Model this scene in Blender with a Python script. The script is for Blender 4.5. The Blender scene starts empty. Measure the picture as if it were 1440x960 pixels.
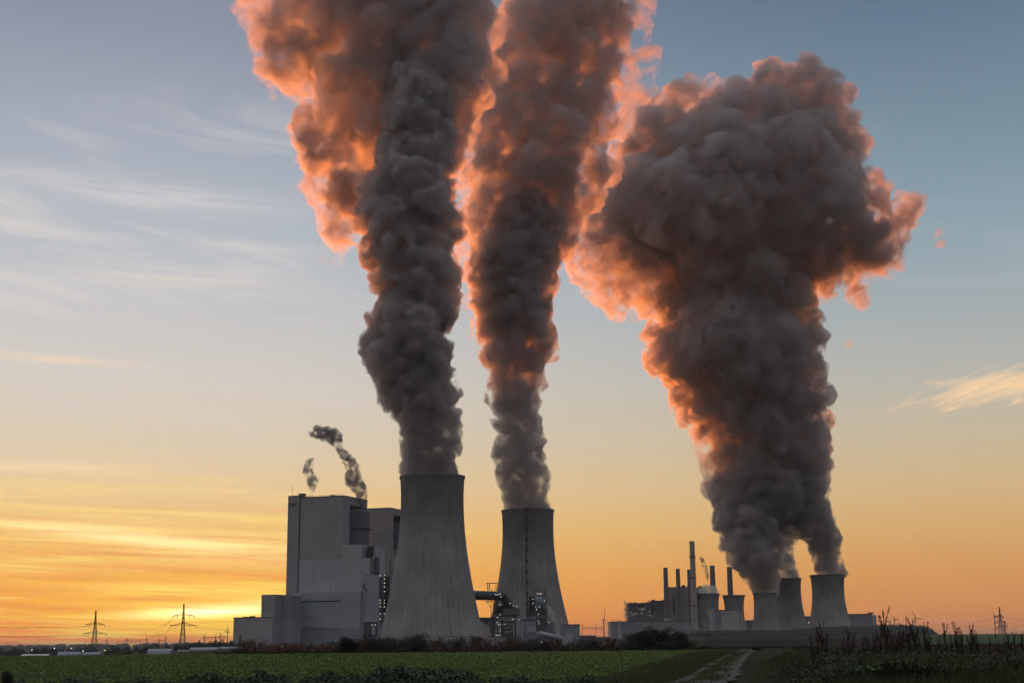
import bpy, math, random
import numpy as np
from mathutils import Vector, Matrix, Quaternion

S = bpy.context.scene
HAZE = 2.6e-5                      # extinction of the evening air, per metre
COL = S.collection
rad = math.radians

# ------------------------------------------------------------------ camera
EYE = Vector((0.0, 0.0, 1.7))
FPX = 2000.0                       # focal length in pixels of a 1440 px wide picture (50 mm on 36 mm)
TILT = math.atan(425.0 / FPX)
ROLL = rad(0.5)
_f = Vector((0, math.cos(TILT), math.sin(TILT)))
_u0 = Vector((0, -math.sin(TILT), math.cos(TILT)))
_r0 = Vector((1, 0, 0))
_r = math.cos(ROLL) * _r0 - math.sin(ROLL) * _u0
_u = math.sin(ROLL) * _r0 + math.cos(ROLL) * _u0
cam_data = bpy.data.cameras.new('camera')
cam_data.lens = 50.0
cam_data.sensor_width = 36.0
cam_data.clip_start = 0.5
cam_data.clip_end = 60000.0
cam = bpy.data.objects.new('camera', cam_data)
COL.objects.link(cam)
cam.matrix_world = Matrix(((_r.x, _u.x, -_f.x, EYE.x), (_r.y, _u.y, -_f.y, EYE.y), (_r.z, _u.z, -_f.z, EYE.z), (0, 0, 0, 1)))
S.camera = cam

# ------------------------------------------------------------------ render settings
S.view_settings.view_transform = 'Standard'
S.view_settings.look = 'None'
S.view_settings.gamma = 1.0
S.view_settings.exposure = 0.0
S.view_settings.use_curve_mapping = False
S.render.engine = 'CYCLES'
cy = S.cycles
cy.use_denoising = True
cy.max_bounces = 10
cy.diffuse_bounces = 3
cy.glossy_bounces = 2
cy.transmission_bounces = 2
cy.volume_bounces = 6
cy.transparent_max_bounces = 96
cy.volume_step_rate = 0.14
cy.volume_max_steps = 512
cy.use_adaptive_sampling = True
cy.adaptive_threshold = 0.04
cy.adaptive_min_samples = 20
cy.sample_clamp_indirect = 4.0

# ------------------------------------------------------------------ sun and sky
SUN_AZ = rad(-12.5)                # left of the viewing direction
SUN_EL = rad(-2.1)                 # just set: its light still reaches the tops of the plumes
sun_data = bpy.data.lights.new('sun', 'SUN')
sun_data.energy = 5.0
sun_data.angle = rad(0.9)
sun_data.color = (1.0, 0.255, 0.05)
sun = bpy.data.objects.new('sun', sun_data)
COL.objects.link(sun)
_sd = Vector((math.sin(SUN_AZ) * math.cos(SUN_EL), math.cos(SUN_AZ) * math.cos(SUN_EL), math.sin(SUN_EL)))
sun.rotation_euler = _sd.to_track_quat('Z', 'Y').to_euler()
sun.location = (0, 0, 3000)


def lin(r, g, b, k=1.0):
    def c(v):
        v /= 255.0
        return (v / 12.92 if v <= 0.04045 else ((v + 0.055) / 1.055) ** 2.4) * k
    return (c(r), c(g), c(b), 1.0)


class NT:
    """small helper around a node tree"""
    def __init__(self, tree):
        self.t = tree
        self.n = tree.nodes
        self.l = tree.links

    def node(self, typ, **kw):
        n = self.n.new(typ)
        for k, v in kw.items():
            setattr(n, k, v)
        return n

    def link(self, a, b):
        self.l.new(a, b)

    def val(self, sock, v):
        if hasattr(v, 'is_output'):
            self.l.new(v, sock)
        elif v is not None:
            sock.default_value = v

    def math(self, op, a, b=None, c=None, clamp=False):
        n = self.node('ShaderNodeMath', operation=op)
        n.use_clamp = clamp
        self.val(n.inputs[0], a)
        self.val(n.inputs[1], b)
        self.val(n.inputs[2], c)
        return n.outputs[0]

    def smooth(self, x, a, b, lo=0.0, hi=1.0):
        n = self.node('ShaderNodeMapRange', interpolation_type='SMOOTHSTEP')
        self.val(n.inputs[0], x)
        n.inputs[1].default_value = a
        n.inputs[2].default_value = b
        n.inputs[3].default_value = lo
        n.inputs[4].default_value = hi
        return n.outputs[0]

    def mix(self, fac, a, b, blend='MIX'):
        n = self.node('ShaderNodeMix', data_type='RGBA', blend_type=blend)
        self.val(n.inputs[0], fac)
        self.val(n.inputs[6], a)
        self.val(n.inputs[7], b)
        return n.outputs[2]

    def combine(self, x, y, z):
        n = self.node('ShaderNodeCombineXYZ')
        self.val(n.inputs[0], x)
        self.val(n.inputs[1], y)
        self.val(n.inputs[2], z)
        return n.outputs[0]

    def noise(self, vec, scale, detail=4.0, rough=0.5, dist=0.0):
        n = self.node('ShaderNodeTexNoise')
        if vec is not None:
            self.link(vec, n.inputs['Vector'])
        n.inputs['Scale'].default_value = scale
        n.inputs['Detail'].default_value = detail
        n.inputs['Roughness'].default_value = rough
        n.inputs['Distortion'].default_value = dist
        return n.outputs['Fac']

    def ramp(self, fac, stops, interp='LINEAR'):
        n = self.node('ShaderNodeValToRGB')
        cr = n.color_ramp
        cr.interpolation = interp
        while len(cr.elements) > 1:
            cr.elements.remove(cr.elements[-1])
        cr.elements[0].position = stops[0][0]
        cr.elements[0].color = stops[0][1]
        for p, c in stops[1:]:
            e = cr.elements.new(p)
            e.color = c
        self.link(fac, n.inputs[0])
        return n.outputs[0]


world = bpy.data.worlds.new('World')
S.world = world
world.use_nodes = True
w = NT(world.node_tree)
w.n.clear()
w_out = w.node('ShaderNodeOutputWorld')
w_bg = w.node('ShaderNodeBackground')
w.link(w_bg.outputs[0], w_out.inputs[0])
w_bg.inputs[1].default_value = 1.0
tc = w.node('ShaderNodeTexCoord').outputs['Generated']
sep = w.node('ShaderNodeSeparateXYZ')
w.link(tc, sep.inputs[0])
dx, dy, dz = sep.outputs
hh = w.math('MAXIMUM', w.math('SQRT', w.math('ADD', w.math('MULTIPLY', dx, dx), w.math('MULTIPLY', dy, dy))), 0.001)
tt = w.math('DIVIDE', dz, hh)                    # tangent of the elevation
az = w.math('ARCTAN2', dx, dy)                   # azimuth, 0 straight ahead, negative to the left


def tel(py):
    return math.tan(TILT + math.atan((480 - py) / FPX))


def stops(rows):
    return sorted([(max(0.0, min(1.0, tel(py) * 2.0)), lin(*c)) for py, c in rows], key=lambda s: s[0])


left_ramp = stops([(-40, (128, 139, 158)), (60, (137, 148, 166)), (200, (160, 171, 185)), (330, (178, 188, 197)), (430, (194, 199, 202)),
                   (540, (211, 207, 198)), (620, (217, 207, 182)), (690, (230, 205, 154)), (750, (243, 198, 108)), (810, (249, 179, 68)),
                   (860, (249, 157, 48)), (893, (246, 130, 42)), (908, (240, 110, 50))])
right_ramp = stops([(-40, (83, 105, 128)), (60, (96, 121, 143)), (200, (115, 141, 157)), (330, (134, 160, 173)), (430, (152, 171, 178)),
                    (540, (175, 181, 174)), (620, (192, 184, 158)), (690, (202, 181, 133)), (750, (207, 168, 104)), (810, (208, 149, 80)),
                    (860, (204, 136, 76)), (893, (198, 126, 82)), (906, (190, 118, 88))])
t2 = w.math('MULTIPLY', tt, 2.0, clamp=True)
front = w.mix(w.smooth(az, -0.30, 0.34), w.ramp(t2, left_ramp), w.ramp(t2, right_ramp))
# the side of the sky behind the viewer: dusk grey-mauve low, slate blue above
back = w.ramp(w.math('MULTIPLY', tt, 1.0, clamp=True),
              [(0.0, (0.12, 0.12, 0.145, 1)), (0.2, (0.172, 0.163, 0.182, 1)), (0.6, (0.235, 0.24, 0.27, 1)), (1.0, (0.43, 0.465, 0.51, 1))])
behind = w.smooth(w.math('ABSOLUTE', az), 0.5, 2.0)
over = w.smooth(tt, 0.5, 2.0)
base = w.mix(w.math('MAXIMUM', behind, over), front, back)


def cloud_coords(sa, st, seed, bend=0.0):
    return w.combine(w.math('MULTIPLY_ADD', az, sa, seed), w.math('MULTIPLY', w.math('MULTIPLY_ADD', az, bend, tt), st), seed)


def blob(a0, t0, sa, st, slope=0.0):
    da = w.math('DIVIDE', w.math('SUBTRACT', az, a0), sa)
    ts = w.math('SUBTRACT', w.math('SUBTRACT', tt, t0), w.math('MULTIPLY', w.math('SUBTRACT', az, a0), slope))
    dt = w.math('DIVIDE', ts, st)
    return w.math('EXPONENT', w.math('MULTIPLY', w.math('ADD', w.math('MULTIPLY', da, da), w.math('MULTIPLY', dt, dt)), -1.0))


# streaky stratus lit from below on the sunset side
n1 = w.noise(cloud_coords(3.2, 34.0, 2.3, 0.05), 1.0, 5.0, 0.55, 0.35)
n2 = w.noise(cloud_coords(8.0, 190.0, 7.1, 0.03), 1.0, 4.0, 0.6, 0.25)
streak = w.math('MULTIPLY_ADD', n2, 0.62, w.math('MULTIPLY', n1, 0.58))
low = w.math('MULTIPLY', w.smooth(tt, 0.135, 0.055), w.smooth(az, 0.02, -0.16))
c1 = w.mix(w.math('MULTIPLY', w.smooth(streak, 0.58, 0.70), w.math('MULTIPLY', low, 0.80)), base, lin(255, 224, 118, 1.1))
c1 = w.mix(w.math('MULTIPLY', w.smooth(streak, 0.58, 0.44), w.math('MULTIPLY', low, 0.55)), c1, lin(230, 145, 62))
# the brightest streaks round the sunken sun
warp = w.math('MULTIPLY', w.math('SUBTRACT', n1, 0.5), 0.6)


def streak_add(col, px, py, sa, st, slope, rgb, k, bright=1.0):
    a0 = math.atan((px - 720) / FPX)
    t0 = tel(py) - 0.0004
    m = blob(a0, t0, sa, st, slope)
    m = w.math('MULTIPLY', m, w.math('MULTIPLY', w.smooth(n2, 0.32, 0.58, 0.30, 1.0), k))
    return w.mix(m, col, lin(*rgb, bright))


c1 = streak_add(c1, 290, 855, 0.15, 0.024, 0.0, (255, 186, 56), 0.62)
c1 = streak_add(c1, 315, 858, 0.072, 0.015, 0.0, (255, 216, 76), 1.0, 1.25)
c1 = streak_add(c1, 330, 853, 0.050, 0.0036, 0.05, (255, 250, 180), 1.0, 2.2)
c1 = streak_add(c1, 300, 828, 0.075, 0.0036, -0.03, (255, 226, 105), 0.9, 1.25)
c1 = streak_add(c1, 210, 757, 0.085, 0.0046, -0.09, (255, 238, 170), 0.95, 1.35)
c1 = streak_add(c1, 330, 768, 0.070, 0.0100, -0.05, (255, 228, 145), 0.8, 1.2)
c1 = streak_add(c1, 120, 795, 0.110, 0.0040, 0.02, (252, 205, 110), 0.6)
c1 = streak_add(c1, 340, 880, 0.060, 0.0030, 0.0, (255, 205, 70), 0.8)
# thin high cirrus
n3 = w.noise(cloud_coords(6.0, 30.0, 4.4, 0.12), 1.0, 6.0, 0.62, 0.6)
cir = w.math('MULTIPLY', w.smooth(n3, 0.50, 0.74), w.math('MULTIPLY', w.smooth(tt, 0.10, 0.17), w.smooth(tt, 0.42, 0.30)))
cir = w.math('MULTIPLY', cir, w.smooth(az, 0.05, -0.20, 0.10, 0.85))
c1 = w.mix(cir, c1, lin(214, 211, 208))
c1 = streak_add(c1, 215, 290, 0.085, 0.010, -0.06, (214, 212, 212), 0.60)
c1 = streak_add(c1, 200, 400, 0.075, 0.009, 0.01, (226, 218, 208), 0.60)
c1 = streak_add(c1, 40, 517, 0.060, 0.003, -0.03, (240, 218, 195), 0.70)
c1 = streak_add(c1, 60, 662, 0.080, 0.003, 0.02, (250, 225, 180), 0.70)
# the warm cloud at the right edge
n4 = w.noise(cloud_coords(26.0, 130.0, 9.7, -0.30), 1.0, 7.0, 0.66, 0.6)
a0r, t0r = math.atan((1425 - 720) / FPX), tel(566)
cm0 = cm = blob(a0r, t0r, 0.066, 0.0125, 0.14)
cm = w.math('MULTIPLY', w.smooth(w.math('MULTIPLY_ADD', w.math('SUBTRACT', n4, 0.5), 2.0, cm), 0.24, 1.02), 0.95)
c1 = w.mix(w.math('MULTIPLY', cm, w.smooth(cm0, 0.02, 0.22)), c1, lin(246, 212, 166))
# the physical sky adds its own scattering under everything
skyt = w.node('ShaderNodeTexSky', sky_type='NISHITA')
skyt.sun_disc = False
skyt.sun_elevation = SUN_EL
skyt.sun_rotation = SUN_AZ
skyt.air_density = 1.0
skyt.dust_density = 1.5
skyv = w.mix(1.0, skyt.outputs[0], (0.02, 0.02, 0.02, 1), 'MULTIPLY')
w.link(w.mix(1.0, c1, skyv, 'ADD'), w_bg.inputs[0])
# the long way through low air takes some of it away again: the sky itself is that much brighter
air = w.math('MINIMUM', w.math('DIVIDE', 1250.0, w.math('MAXIMUM', tt, 0.01)), 12300.0)
gain = w.math('EXPONENT', w.math('MULTIPLY', air, HAZE))
w.link(w.math('MULTIPLY_ADD', w.math('SUBTRACT', gain, 1.0), 0.35, 1.0), w_bg.inputs[1])

# ------------------------------------------------------------------ projection helpers (a pixel of the 1440x960 photograph -> a place)


def ray(px, py):
    d = _f + _r * ((px - 720) / FPX) + _u * ((480 - py) / FPX)
    return d


def P(px, py, D):
    d = ray(px, py)
    return EYE + d * (D / d.y)


def sstep(x, a, b):
    t = np.clip((np.asarray(x, float) - a) / (b - a), 0, 1)
    return t * t * (3 - 2 * t)


# path edges on flat ground, (y, x) pairs
PATH_Y = np.array([20, 45, 60, 75, 95, 130, 170, 230, 330])
PATH_L = np.array([-1.3, 3.5, 6.2, 8.9, 12.0, 17.7, 24.2, 34.4, 52.0])
PATH_R = np.array([1.8, 6.3, 8.8, 11.6, 14.7, 20.5, 27.2, 37.4, 55.5])


def height(x, y):
    x = np.asarray(x, float)
    y = np.asarray(y, float)
    a = x / np.maximum(y, 1.0)
    rise = 9.0 * sstep(y, 420, 2000) * sstep(a, 0.045, 0.13)
    rise = rise - 5.0 * sstep(y, 325, 560) * sstep(-a, 0.20, 0.27)
    pr = np.interp(y, PATH_Y, PATH_R)
    pl = np.interp(y, PATH_Y, PATH_L)
    bank = 0.95 * sstep(x - pr, 0.3, 3.2) * sstep(y, 135, 75) * sstep(y, 5, 25)
    verge = 0.16 * sstep(pl - x, 0.2, 1.5) * sstep(y, 320, 200)
    bump = 0.05 * np.sin(x * 0.9 + 1.3 * np.sin(y * 0.31)) * np.sin(y * 0.7 + np.sin(x * 0.43)) * sstep(y, 300, 100)
    return rise + bank + verge + bump * (0.3 + sstep(np.abs(x - (pl + pr) / 2), 1.5, 4))


def G(px, D):
    """ground point straight below/above pixel column px at depth D"""
    q = P(px, 905, D)
    return Vector((q.x, D, float(height(q.x, D))))


def to_ground(px, py, z=0.0):
    d = ray(px, py)
    k = (z - EYE.z) / d.z
    return EYE + d * k


# ------------------------------------------------------------------ mesh helpers


def mesh_np(name, V, F, mat=None, smooth=False):
    V = np.asarray(V, np.float32)
    F = np.asarray(F, np.int32)
    me = bpy.data.meshes.new(name)
    k = F.shape[1]
    me.vertices.add(len(V))
    me.vertices.foreach_set('co', V.ravel())
    me.loops.add(F.size)
    me.loops.foreach_set('vertex_index', F.ravel())
    me.polygons.add(len(F))
    me.polygons.foreach_set('loop_start', np.arange(0, F.size, k, dtype=np.int32))
    me.polygons.foreach_set('loop_total', np.full(len(F), k, np.int32))
    if smooth:
        me.polygons.foreach_set('use_smooth', np.ones(len(F), bool))
    if mat:
        me.materials.append(mat)
    me.update(calc_edges=True)
    me.validate()
    return me


def obj(name, me, parent=None, loc=None):
    o = bpy.data.objects.new(name, me)
    COL.objects.link(o)
    if parent:
        o.parent = parent
    if loc is not None:
        o.location = loc
    return o


def tag(o, label, cat, group=None):
    o['label'] = label
    o['category'] = cat
    if group:
        o['group'] = group
    return o


def thing(name, label, cat, loc, rotz=0.0, group=None):
    o = bpy.data.objects.new(name, None)
    COL.objects.link(o)
    o.location = loc
    o.rotation_euler = (0, 0, rotz)
    o.empty_display_size = 2
    return tag(o, label, cat, group)


class MB:
    def __init__(self):
        self.v = []
        self.f = []

    def box(self, x0, x1, y0, y1, z0, z1):
        b = len(self.v)
        for z in (z0, z1):
            self.v += [(x0, y0, z), (x1, y0, z), (x1, y1, z), (x0, y1, z)]
        self.f += [(b, b + 3, b + 2, b + 1), (b + 4, b + 5, b + 6, b + 7), (b, b + 1, b + 5, b + 4), (b + 1, b + 2, b + 6, b + 5),
                   (b + 2, b + 3, b + 7, b + 6), (b + 3, b, b + 4, b + 7)]
        return self

    def tube(self, p0, p1, r0, r1=None, n=6, caps=True):
        r1 = r0 if r1 is None else r1
        p0, p1 = Vector(p0), Vector(p1)
        d = (p1 - p0)
        if d.length < 1e-6:
            return self
        q = d.normalized().to_track_quat('Z', 'Y')
        b = len(self.v)
        for p, r in ((p0, r0), (p1, r1)):
            for i in range(n):
                a = 2 * math.pi * (i + 0.5) / n
                self.v.append(tuple(p + q @ Vector((r * math.cos(a), r * math.sin(a), 0))))
        for i in range(n):
            j = (i + 1) % n
            self.f.append((b + i, b + j, b + n + j, b + n + i))
        if caps:
            self.f.append(tuple(b + i for i in range(n))[::-1])
            self.f.append(tuple(b + n + i for i in range(n)))
        return self

    def lathe(self, prof, n=64, x=0.0, y=0.0, close=False):
        b = len(self.v)
        for r, z in prof:
            for i in range(n):
                a = 2 * math.pi * i / n
                self.v.append((x + r * math.cos(a), y + r * math.sin(a), z))
        for k in range(len(prof) - 1):
            for i in range(n):
                j = (i + 1) % n
                self.f.append((b + k * n + i, b + k * n + j, b + (k + 1) * n + j, b + (k + 1) * n + i))
        if close:
            self.f.append(tuple(b + i for i in range(n))[::-1])
            self.f.append(tuple(b + (len(prof) - 1) * n + i for i in range(n)))
        return self

    def quad(self, *p):
        b = len(self.v)
        self.v += [tuple(q) for q in p]
        self.f.append(tuple(range(b, b + len(p))))
        return self

    def prism(self, pts, y0, y1):
        """outline of (x, z) points pushed from y0 to y1"""
        b = len(self.v)
        n = len(pts)
        for y in (y0, y1):
            self.v += [(px, y, pz) for px, pz in pts]
        self.f.append(tuple(b + i for i in range(n)))
        self.f.append(tuple(b + n + i for i in range(n))[::-1])
        for i in range(n):
            j = (i + 1) % n
            self.f.append((b + j, b + i, b + n + i, b + n + j))
        return self

    def mesh(self, name, mat, smooth=False):
        me = bpy.data.meshes.new(name)
        me.from_pydata(self.v, [], self.f)
        if mat:
            me.materials.append(mat)
        if smooth:
            me.polygons.foreach_set('use_smooth', np.ones(len(me.polygons), bool))
        me.update()
        return me

    def build(self, name, mat, parent=None, smooth=False, loc=None):
        return obj(name, self.mesh(name, mat, smooth), parent, loc)


def ico(sub):
    t = (1 + 5 ** 0.5) / 2
    v = [(-1, t, 0), (1, t, 0), (-1, -t, 0), (1, -t, 0), (0, -1, t), (0, 1, t), (0, -1, -t), (0, 1, -t), (t, 0, -1), (t, 0, 1), (-t, 0, -1), (-t, 0, 1)]
    f = [(0, 11, 5), (0, 5, 1), (0, 1, 7), (0, 7, 10), (0, 10, 11), (1, 5, 9), (5, 11, 4), (11, 10, 2), (10, 7, 6), (7, 1, 8),
         (3, 9, 4), (3, 4, 2), (3, 2, 6), (3, 6, 8), (3, 8, 9), (4, 9, 5), (2, 4, 11), (6, 2, 10), (8, 6, 7), (9, 8, 1)]
    v = [Vector(p).normalized() for p in v]
    for _ in range(sub):
        cache = {}
        nf = []

        def mid(a, b):
            k = (min(a, b), max(a, b))
            if k not in cache:
                v.append(((v[a] + v[b]) / 2).normalized())
                cache[k] = len(v) - 1
            return cache[k]
        for a, b, c in f:
            ab, bc, ca = mid(a, b), mid(b, c), mid(c, a)
            nf += [(a, ab, ca), (b, bc, ab), (c, ca, bc), (ab, bc, ca)]
        f = nf
    return np.array([tuple(p) for p in v], np.float32), np.array(f, np.int32)


ICO = [ico(k) for k in range(4)]


def spheres(C, R, sub):
    V0, F0 = ICO[sub]
    C = np.asarray(C, np.float32)
    R = np.asarray(R, np.float32)
    V = (C[:, None, :] + R[:, None, None] * V0[None]).reshape(-1, 3)
    F = (F0[None] + (np.arange(len(C)) * len(V0))[:, None, None]).reshape(-1, 3)
    return V, F


# ------------------------------------------------------------------ materials


def new_mat(name):
    m = bpy.data.materials.new(name)
    m.use_nodes = True
    t = NT(m.node_tree)
    return m, t, m.node_tree.nodes['Principled BSDF']


def mat_plain(name, col, rough=0.7, metal=0.0, var=0.25, scale=0.3, detail=6.0):
    m, t, b = new_mat(name)
    tcn = t.node('ShaderNodeTexCoord').outputs['Object']
    n = t.noise(tcn, scale, detail, 0.6)
    c0 = tuple(c * (1 - var) for c in col) + (1,)
    c1 = tuple(min(1, c * (1 + var)) for c in col) + (1,)
    t.link(t.mix(t.smooth(n, 0.3, 0.7), c0, c1), b.inputs['Base Color'])
    b.inputs['Roughness'].default_value = rough
    b.inputs['Metallic'].default_value = metal
    return m


def mat_clad(name, col, pw=6.0, ph=3.0, var=0.10, rough=0.55):
    """sheet-metal facade: faint panel joints, panel to panel shade change, rain streaks"""
    m, t, b = new_mat(name)
    tco = t.node('ShaderNodeTexCoord').outputs['Object']
    s = t.node('ShaderNodeSeparateXYZ')
    t.link(tco, s.inputs[0])
    v = t.combine(t.math('ADD', s.outputs[0], s.outputs[1]), s.outputs[2], 0.0)
    br = t.node('ShaderNodeTexBrick')
    t.link(v, br.inputs['Vector'])
    br.inputs['Scale'].default_value = 1.0
    br.inputs['Brick Width'].default_value = pw
    br.inputs['Row Height'].default_value = ph
    br.inputs['Mortar Size'].default_value = 0.22
    br.inputs['Mortar Smooth'].default_value = 0.6
    br.offset = 0.0
    c = Vector(col)
    br.inputs['Color1'].default_value = (*(c * (1 - var * 0.5)), 1)
    br.inputs['Color2'].default_value = (*(c * (1 + var * 0.5)), 1)
    br.inputs['Mortar'].default_value = (*(c * 0.74), 1)
    vs = t.combine(t.math('MULTIPLY', t.math('ADD', s.outputs[0], s.outputs[1]), 0.22), t.math('MULTIPLY', s.outputs[2], 0.02), 0.0)
    st = t.noise(vs, 1.0, 5.0, 0.6)
    big = t.noise(tco, 0.03, 4.0, 0.5)
    k = t.math('MULTIPLY', t.smooth(st, 0.25, 0.75, 0.94, 1.04), t.smooth(big, 0.3, 0.7, 0.93, 1.05))
    kc = t.combine(k, k, k)
    t.link(t.mix(1.0, br.outputs[0], kc, 'MULTIPLY'), b.inputs['Base Color'])
    b.inputs['Roughness'].default_value = rough
    return m


def mat_shell(name, col, ribs=150, dark_top=0.52, top_z=172.0, hgt=172.0):
    """cast concrete of a cooling tower: ribs, lift joints, soot and rain streaks under the rim"""
    m, t, b = new_mat(name)
    tco = t.node('ShaderNodeTexCoord').outputs['Object']
    s = t.node('ShaderNodeSeparateXYZ')
    t.link(tco, s.inputs[0])
    ang = t.math('ARCTAN2', s.outputs[0], s.outputs[1])
    z = s.outputs[2]
    rib = t.math('SINE', t.math('MULTIPLY', ang, float(ribs)))
    rib2 = t.math('SINE', t.math('MULTIPLY', ang, float(ribs) / 3.0))
    lift = t.math('SINE', t.math('MULTIPLY', z, 2 * math.pi / 4.2))
    wob = t.math('MULTIPLY', t.noise(tco, 0.02, 3.0, 0.5), 6.0)
    stv = t.combine(t.math('MULTIPLY', t.math('SINE', ang), 26.0), t.math('MULTIPLY', t.math('COSINE', ang), 26.0), t.math('MULTIPLY', z, 0.018))
    streak_ = t.noise(stv, 1.0, 6.0, 0.65)
    stv2 = t.combine(t.math('MULTIPLY', t.math('SINE', ang), 9.0), t.math('MULTIPLY', t.math('COSINE', ang), 9.0), t.math('MULTIPLY', z, 0.05))
    cell = t.noise(stv2, 1.0, 4.0, 0.55)
    big = t.noise(tco, 0.035, 5.0, 0.55)
    k = t.smooth(rib, -1, 1, 0.93, 1.04)
    k = t.math('MULTIPLY', k, t.smooth(rib2, -1, -0.6, 0.9, 1.02))
    k = t.math('MULTIPLY', k, t.smooth(lift, -1.0, -0.6, 0.90, 1.0))
    k = t.math('MULTIPLY', k, t.smooth(streak_, 0.3, 0.7, 0.87, 1.08))
    k = t.math('MULTIPLY', k, t.smooth(cell, 0.3, 0.7, 0.88, 1.10))
    k = t.math('MULTIPLY', k, t.smooth(big, 0.32, 0.68, 0.78, 1.10))
    stain = t.math('MULTIPLY_ADD', t.math('SUBTRACT', streak_, 0.5), 0.5, t.math('DIVIDE', z, hgt))
    k = t.math('MULTIPLY', k, t.smooth(stain, 0.55, 0.98, 1.0, dark_top))
    kc = t.combine(k, k, k)
    t.link(t.mix(1.0, kc, (*col, 1), 'MULTIPLY'), b.inputs['Base Color'])
    b.inputs['Roughness'].default_value = 0.9
    bump = t.node('ShaderNodeBump')
    bump.inputs['Strength'].default_value = 0.6
    bump.inputs['Distance'].default_value = 0.5
    t.link(rib, bump.inputs['Height'])
    t.link(bump.outputs[0], b.inputs['Normal'])
    return m


def mat_leaf(name, c0, c1, rough=0.75, scale=1.5, trans=0.2):
    m, t, b = new_mat(name)
    g = t.node('ShaderNodeNewGeometry')
    tco = t.node('ShaderNodeTexCoord').outputs['Object']
    n = t.noise(tco, scale, 3.0, 0.6)
    f = t.math('MULTIPLY_ADD', g.outputs['Random Per Island'], 0.6, t.math('MULTIPLY', n, 0.4))
    col = t.mix(f, (*c0, 1), (*c1, 1))
    t.link(col, b.inputs['Base Color'])
    b.inputs['Roughness'].default_value = rough
    if trans:
        tr = t.node('ShaderNodeBsdfTranslucent')
        t.link(col, tr.inputs[0])
        mx = t.node('ShaderNodeMixShader')
        mx.inputs[0].default_value = trans
        t.link(b.outputs[0], mx.inputs[1])
        t.link(tr.outputs[0], mx.inputs[2])
        t.link(mx.outputs[0], t.n['Material Output'].inputs[0])
    return m


def mat_lamp(name, col, strength):
    m, t, b = new_mat(name)
    b.inputs['Base Color'].default_value = (0.8, 0.8, 0.8, 1)
    b.inputs['Emission Color'].default_value = (*col, 1)
    b.inputs['Emission Strength'].default_value = strength
    return m


def mat_steam(name, density, albedo=(0.785, 0.748, 0.745), g=0.65, skin=0.12, wisp=None, nscale=0.05):  # albedo tinted warm: sunset light on white steam put into its colour
    """water-droplet cloud: scattering volume, with a thin veil of droplets on its surface"""
    m = bpy.data.materials.new(name)
    m.use_nodes = True
    t = NT(m.node_tree)
    t.n.clear()
    out = t.node('ShaderNodeOutputMaterial')
    vol = t.node('ShaderNodeVolumePrincipled')
    vol.inputs['Color'].default_value = (*albedo, 1)
    vol.inputs['Density'].default_value = density
    vol.inputs['Anisotropy'].default_value = g
    t.link(vol.outputs[0], out.inputs['Volume'])
    geo = t.node('ShaderNodeNewGeometry').outputs['Position']
    if wisp:
        lo, hi = wisp
        n = t.noise(geo, nscale, 7.0, 0.65, 0.4)
        t.link(t.math('MULTIPLY', t.smooth(n, lo, hi), density), vol.inputs['Density'])
    dif = t.node('ShaderNodeBsdfDiffuse')
    dif.inputs[0].default_value = (*[a * 0.75 for a in albedo], 1)
    trl = t.node('ShaderNodeBsdfTranslucent')
    trl.inputs[0].default_value = (*[a * 0.75 for a in albedo], 1)
    mx0 = t.node('ShaderNodeMixShader')
    mx0.inputs[0].default_value = 0.5
    t.link(dif.outputs[0], mx0.inputs[1])
    t.link(trl.outputs[0], mx0.inputs[2])
    tp = t.node('ShaderNodeBsdfTransparent')
    mx = t.node('ShaderNodeMixShader')
    n2_ = t.noise(geo, nscale * 3.0, 4.0, 0.6)
    t.link(t.smooth(n2_, 0.40, 0.70, 0.0, skin), mx.inputs[0])
    t.link(tp.outputs[0], mx.inputs[1])
    t.link(mx0.outputs[0], mx.inputs[2])
    t.link(mx.outputs[0], out.inputs['Surface'])
    return m


M = {}
M['shell'] = mat_shell('tower_concrete', (0.34, 0.325, 0.32))
M['shell_old'] = mat_shell('old_tower_concrete', (0.33, 0.32, 0.315), ribs=90, dark_top=0.62, hgt=105.0)
M['inside'] = mat_plain('tower_inner_concrete', (0.22, 0.21, 0.21), 0.9)
M['rim'] = mat_plain('rim_concrete', (0.16, 0.155, 0.155), 0.9)
M['clad_mauve'] = mat_clad('boiler_house_cladding', (0.345, 0.338, 0.362))
M['clad_dark'] = mat_clad('stair_tower_cladding', (0.31, 0.305, 0.325), 5, 4)
M['clad_light'] = mat_clad('lower_cladding', (0.43, 0.435, 0.47))
M['clad_blue'] = mat_clad('hall_cladding', (0.375, 0.405, 0.455))
M['clad_base'] = mat_clad('plinth_cladding', (0.25, 0.275, 0.31))
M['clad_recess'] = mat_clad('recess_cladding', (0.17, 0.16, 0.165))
M['clad_rear'] = mat_clad('rear_block_cladding', (0.32, 0.30, 0.315))
M['silo'] = mat_clad('silo_steel', (0.11, 0.125, 0.145), 4, 12, rough=0.4)
M['steel_dark'] = mat_plain('dark_steel', (0.05, 0.052, 0.058), 0.6, 0.3, 0.3, 0.5)
M['steel_mid'] = mat_plain('grey_steel', (0.16, 0.165, 0.175), 0.55, 0.3)
M['steel_blue'] = mat_plain('blue_steel', (0.085, 0.115, 0.145), 0.5, 0.2, 0.3, 0.4)
M['pipe_light'] = mat_plain('light_pipe', (0.42, 0.42, 0.42), 0.5)
M['vessel'] = mat_plain('vessel_blue', (0.22, 0.29, 0.37), 0.45, 0.2)
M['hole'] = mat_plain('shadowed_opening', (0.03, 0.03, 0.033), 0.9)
M['letter'] = mat_plain('lettering_blue', (0.04, 0.045, 0.09), 0.6)
M['brick'] = mat_clad('old_brick', (0.25, 0.215, 0.205), 8, 4)
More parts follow.
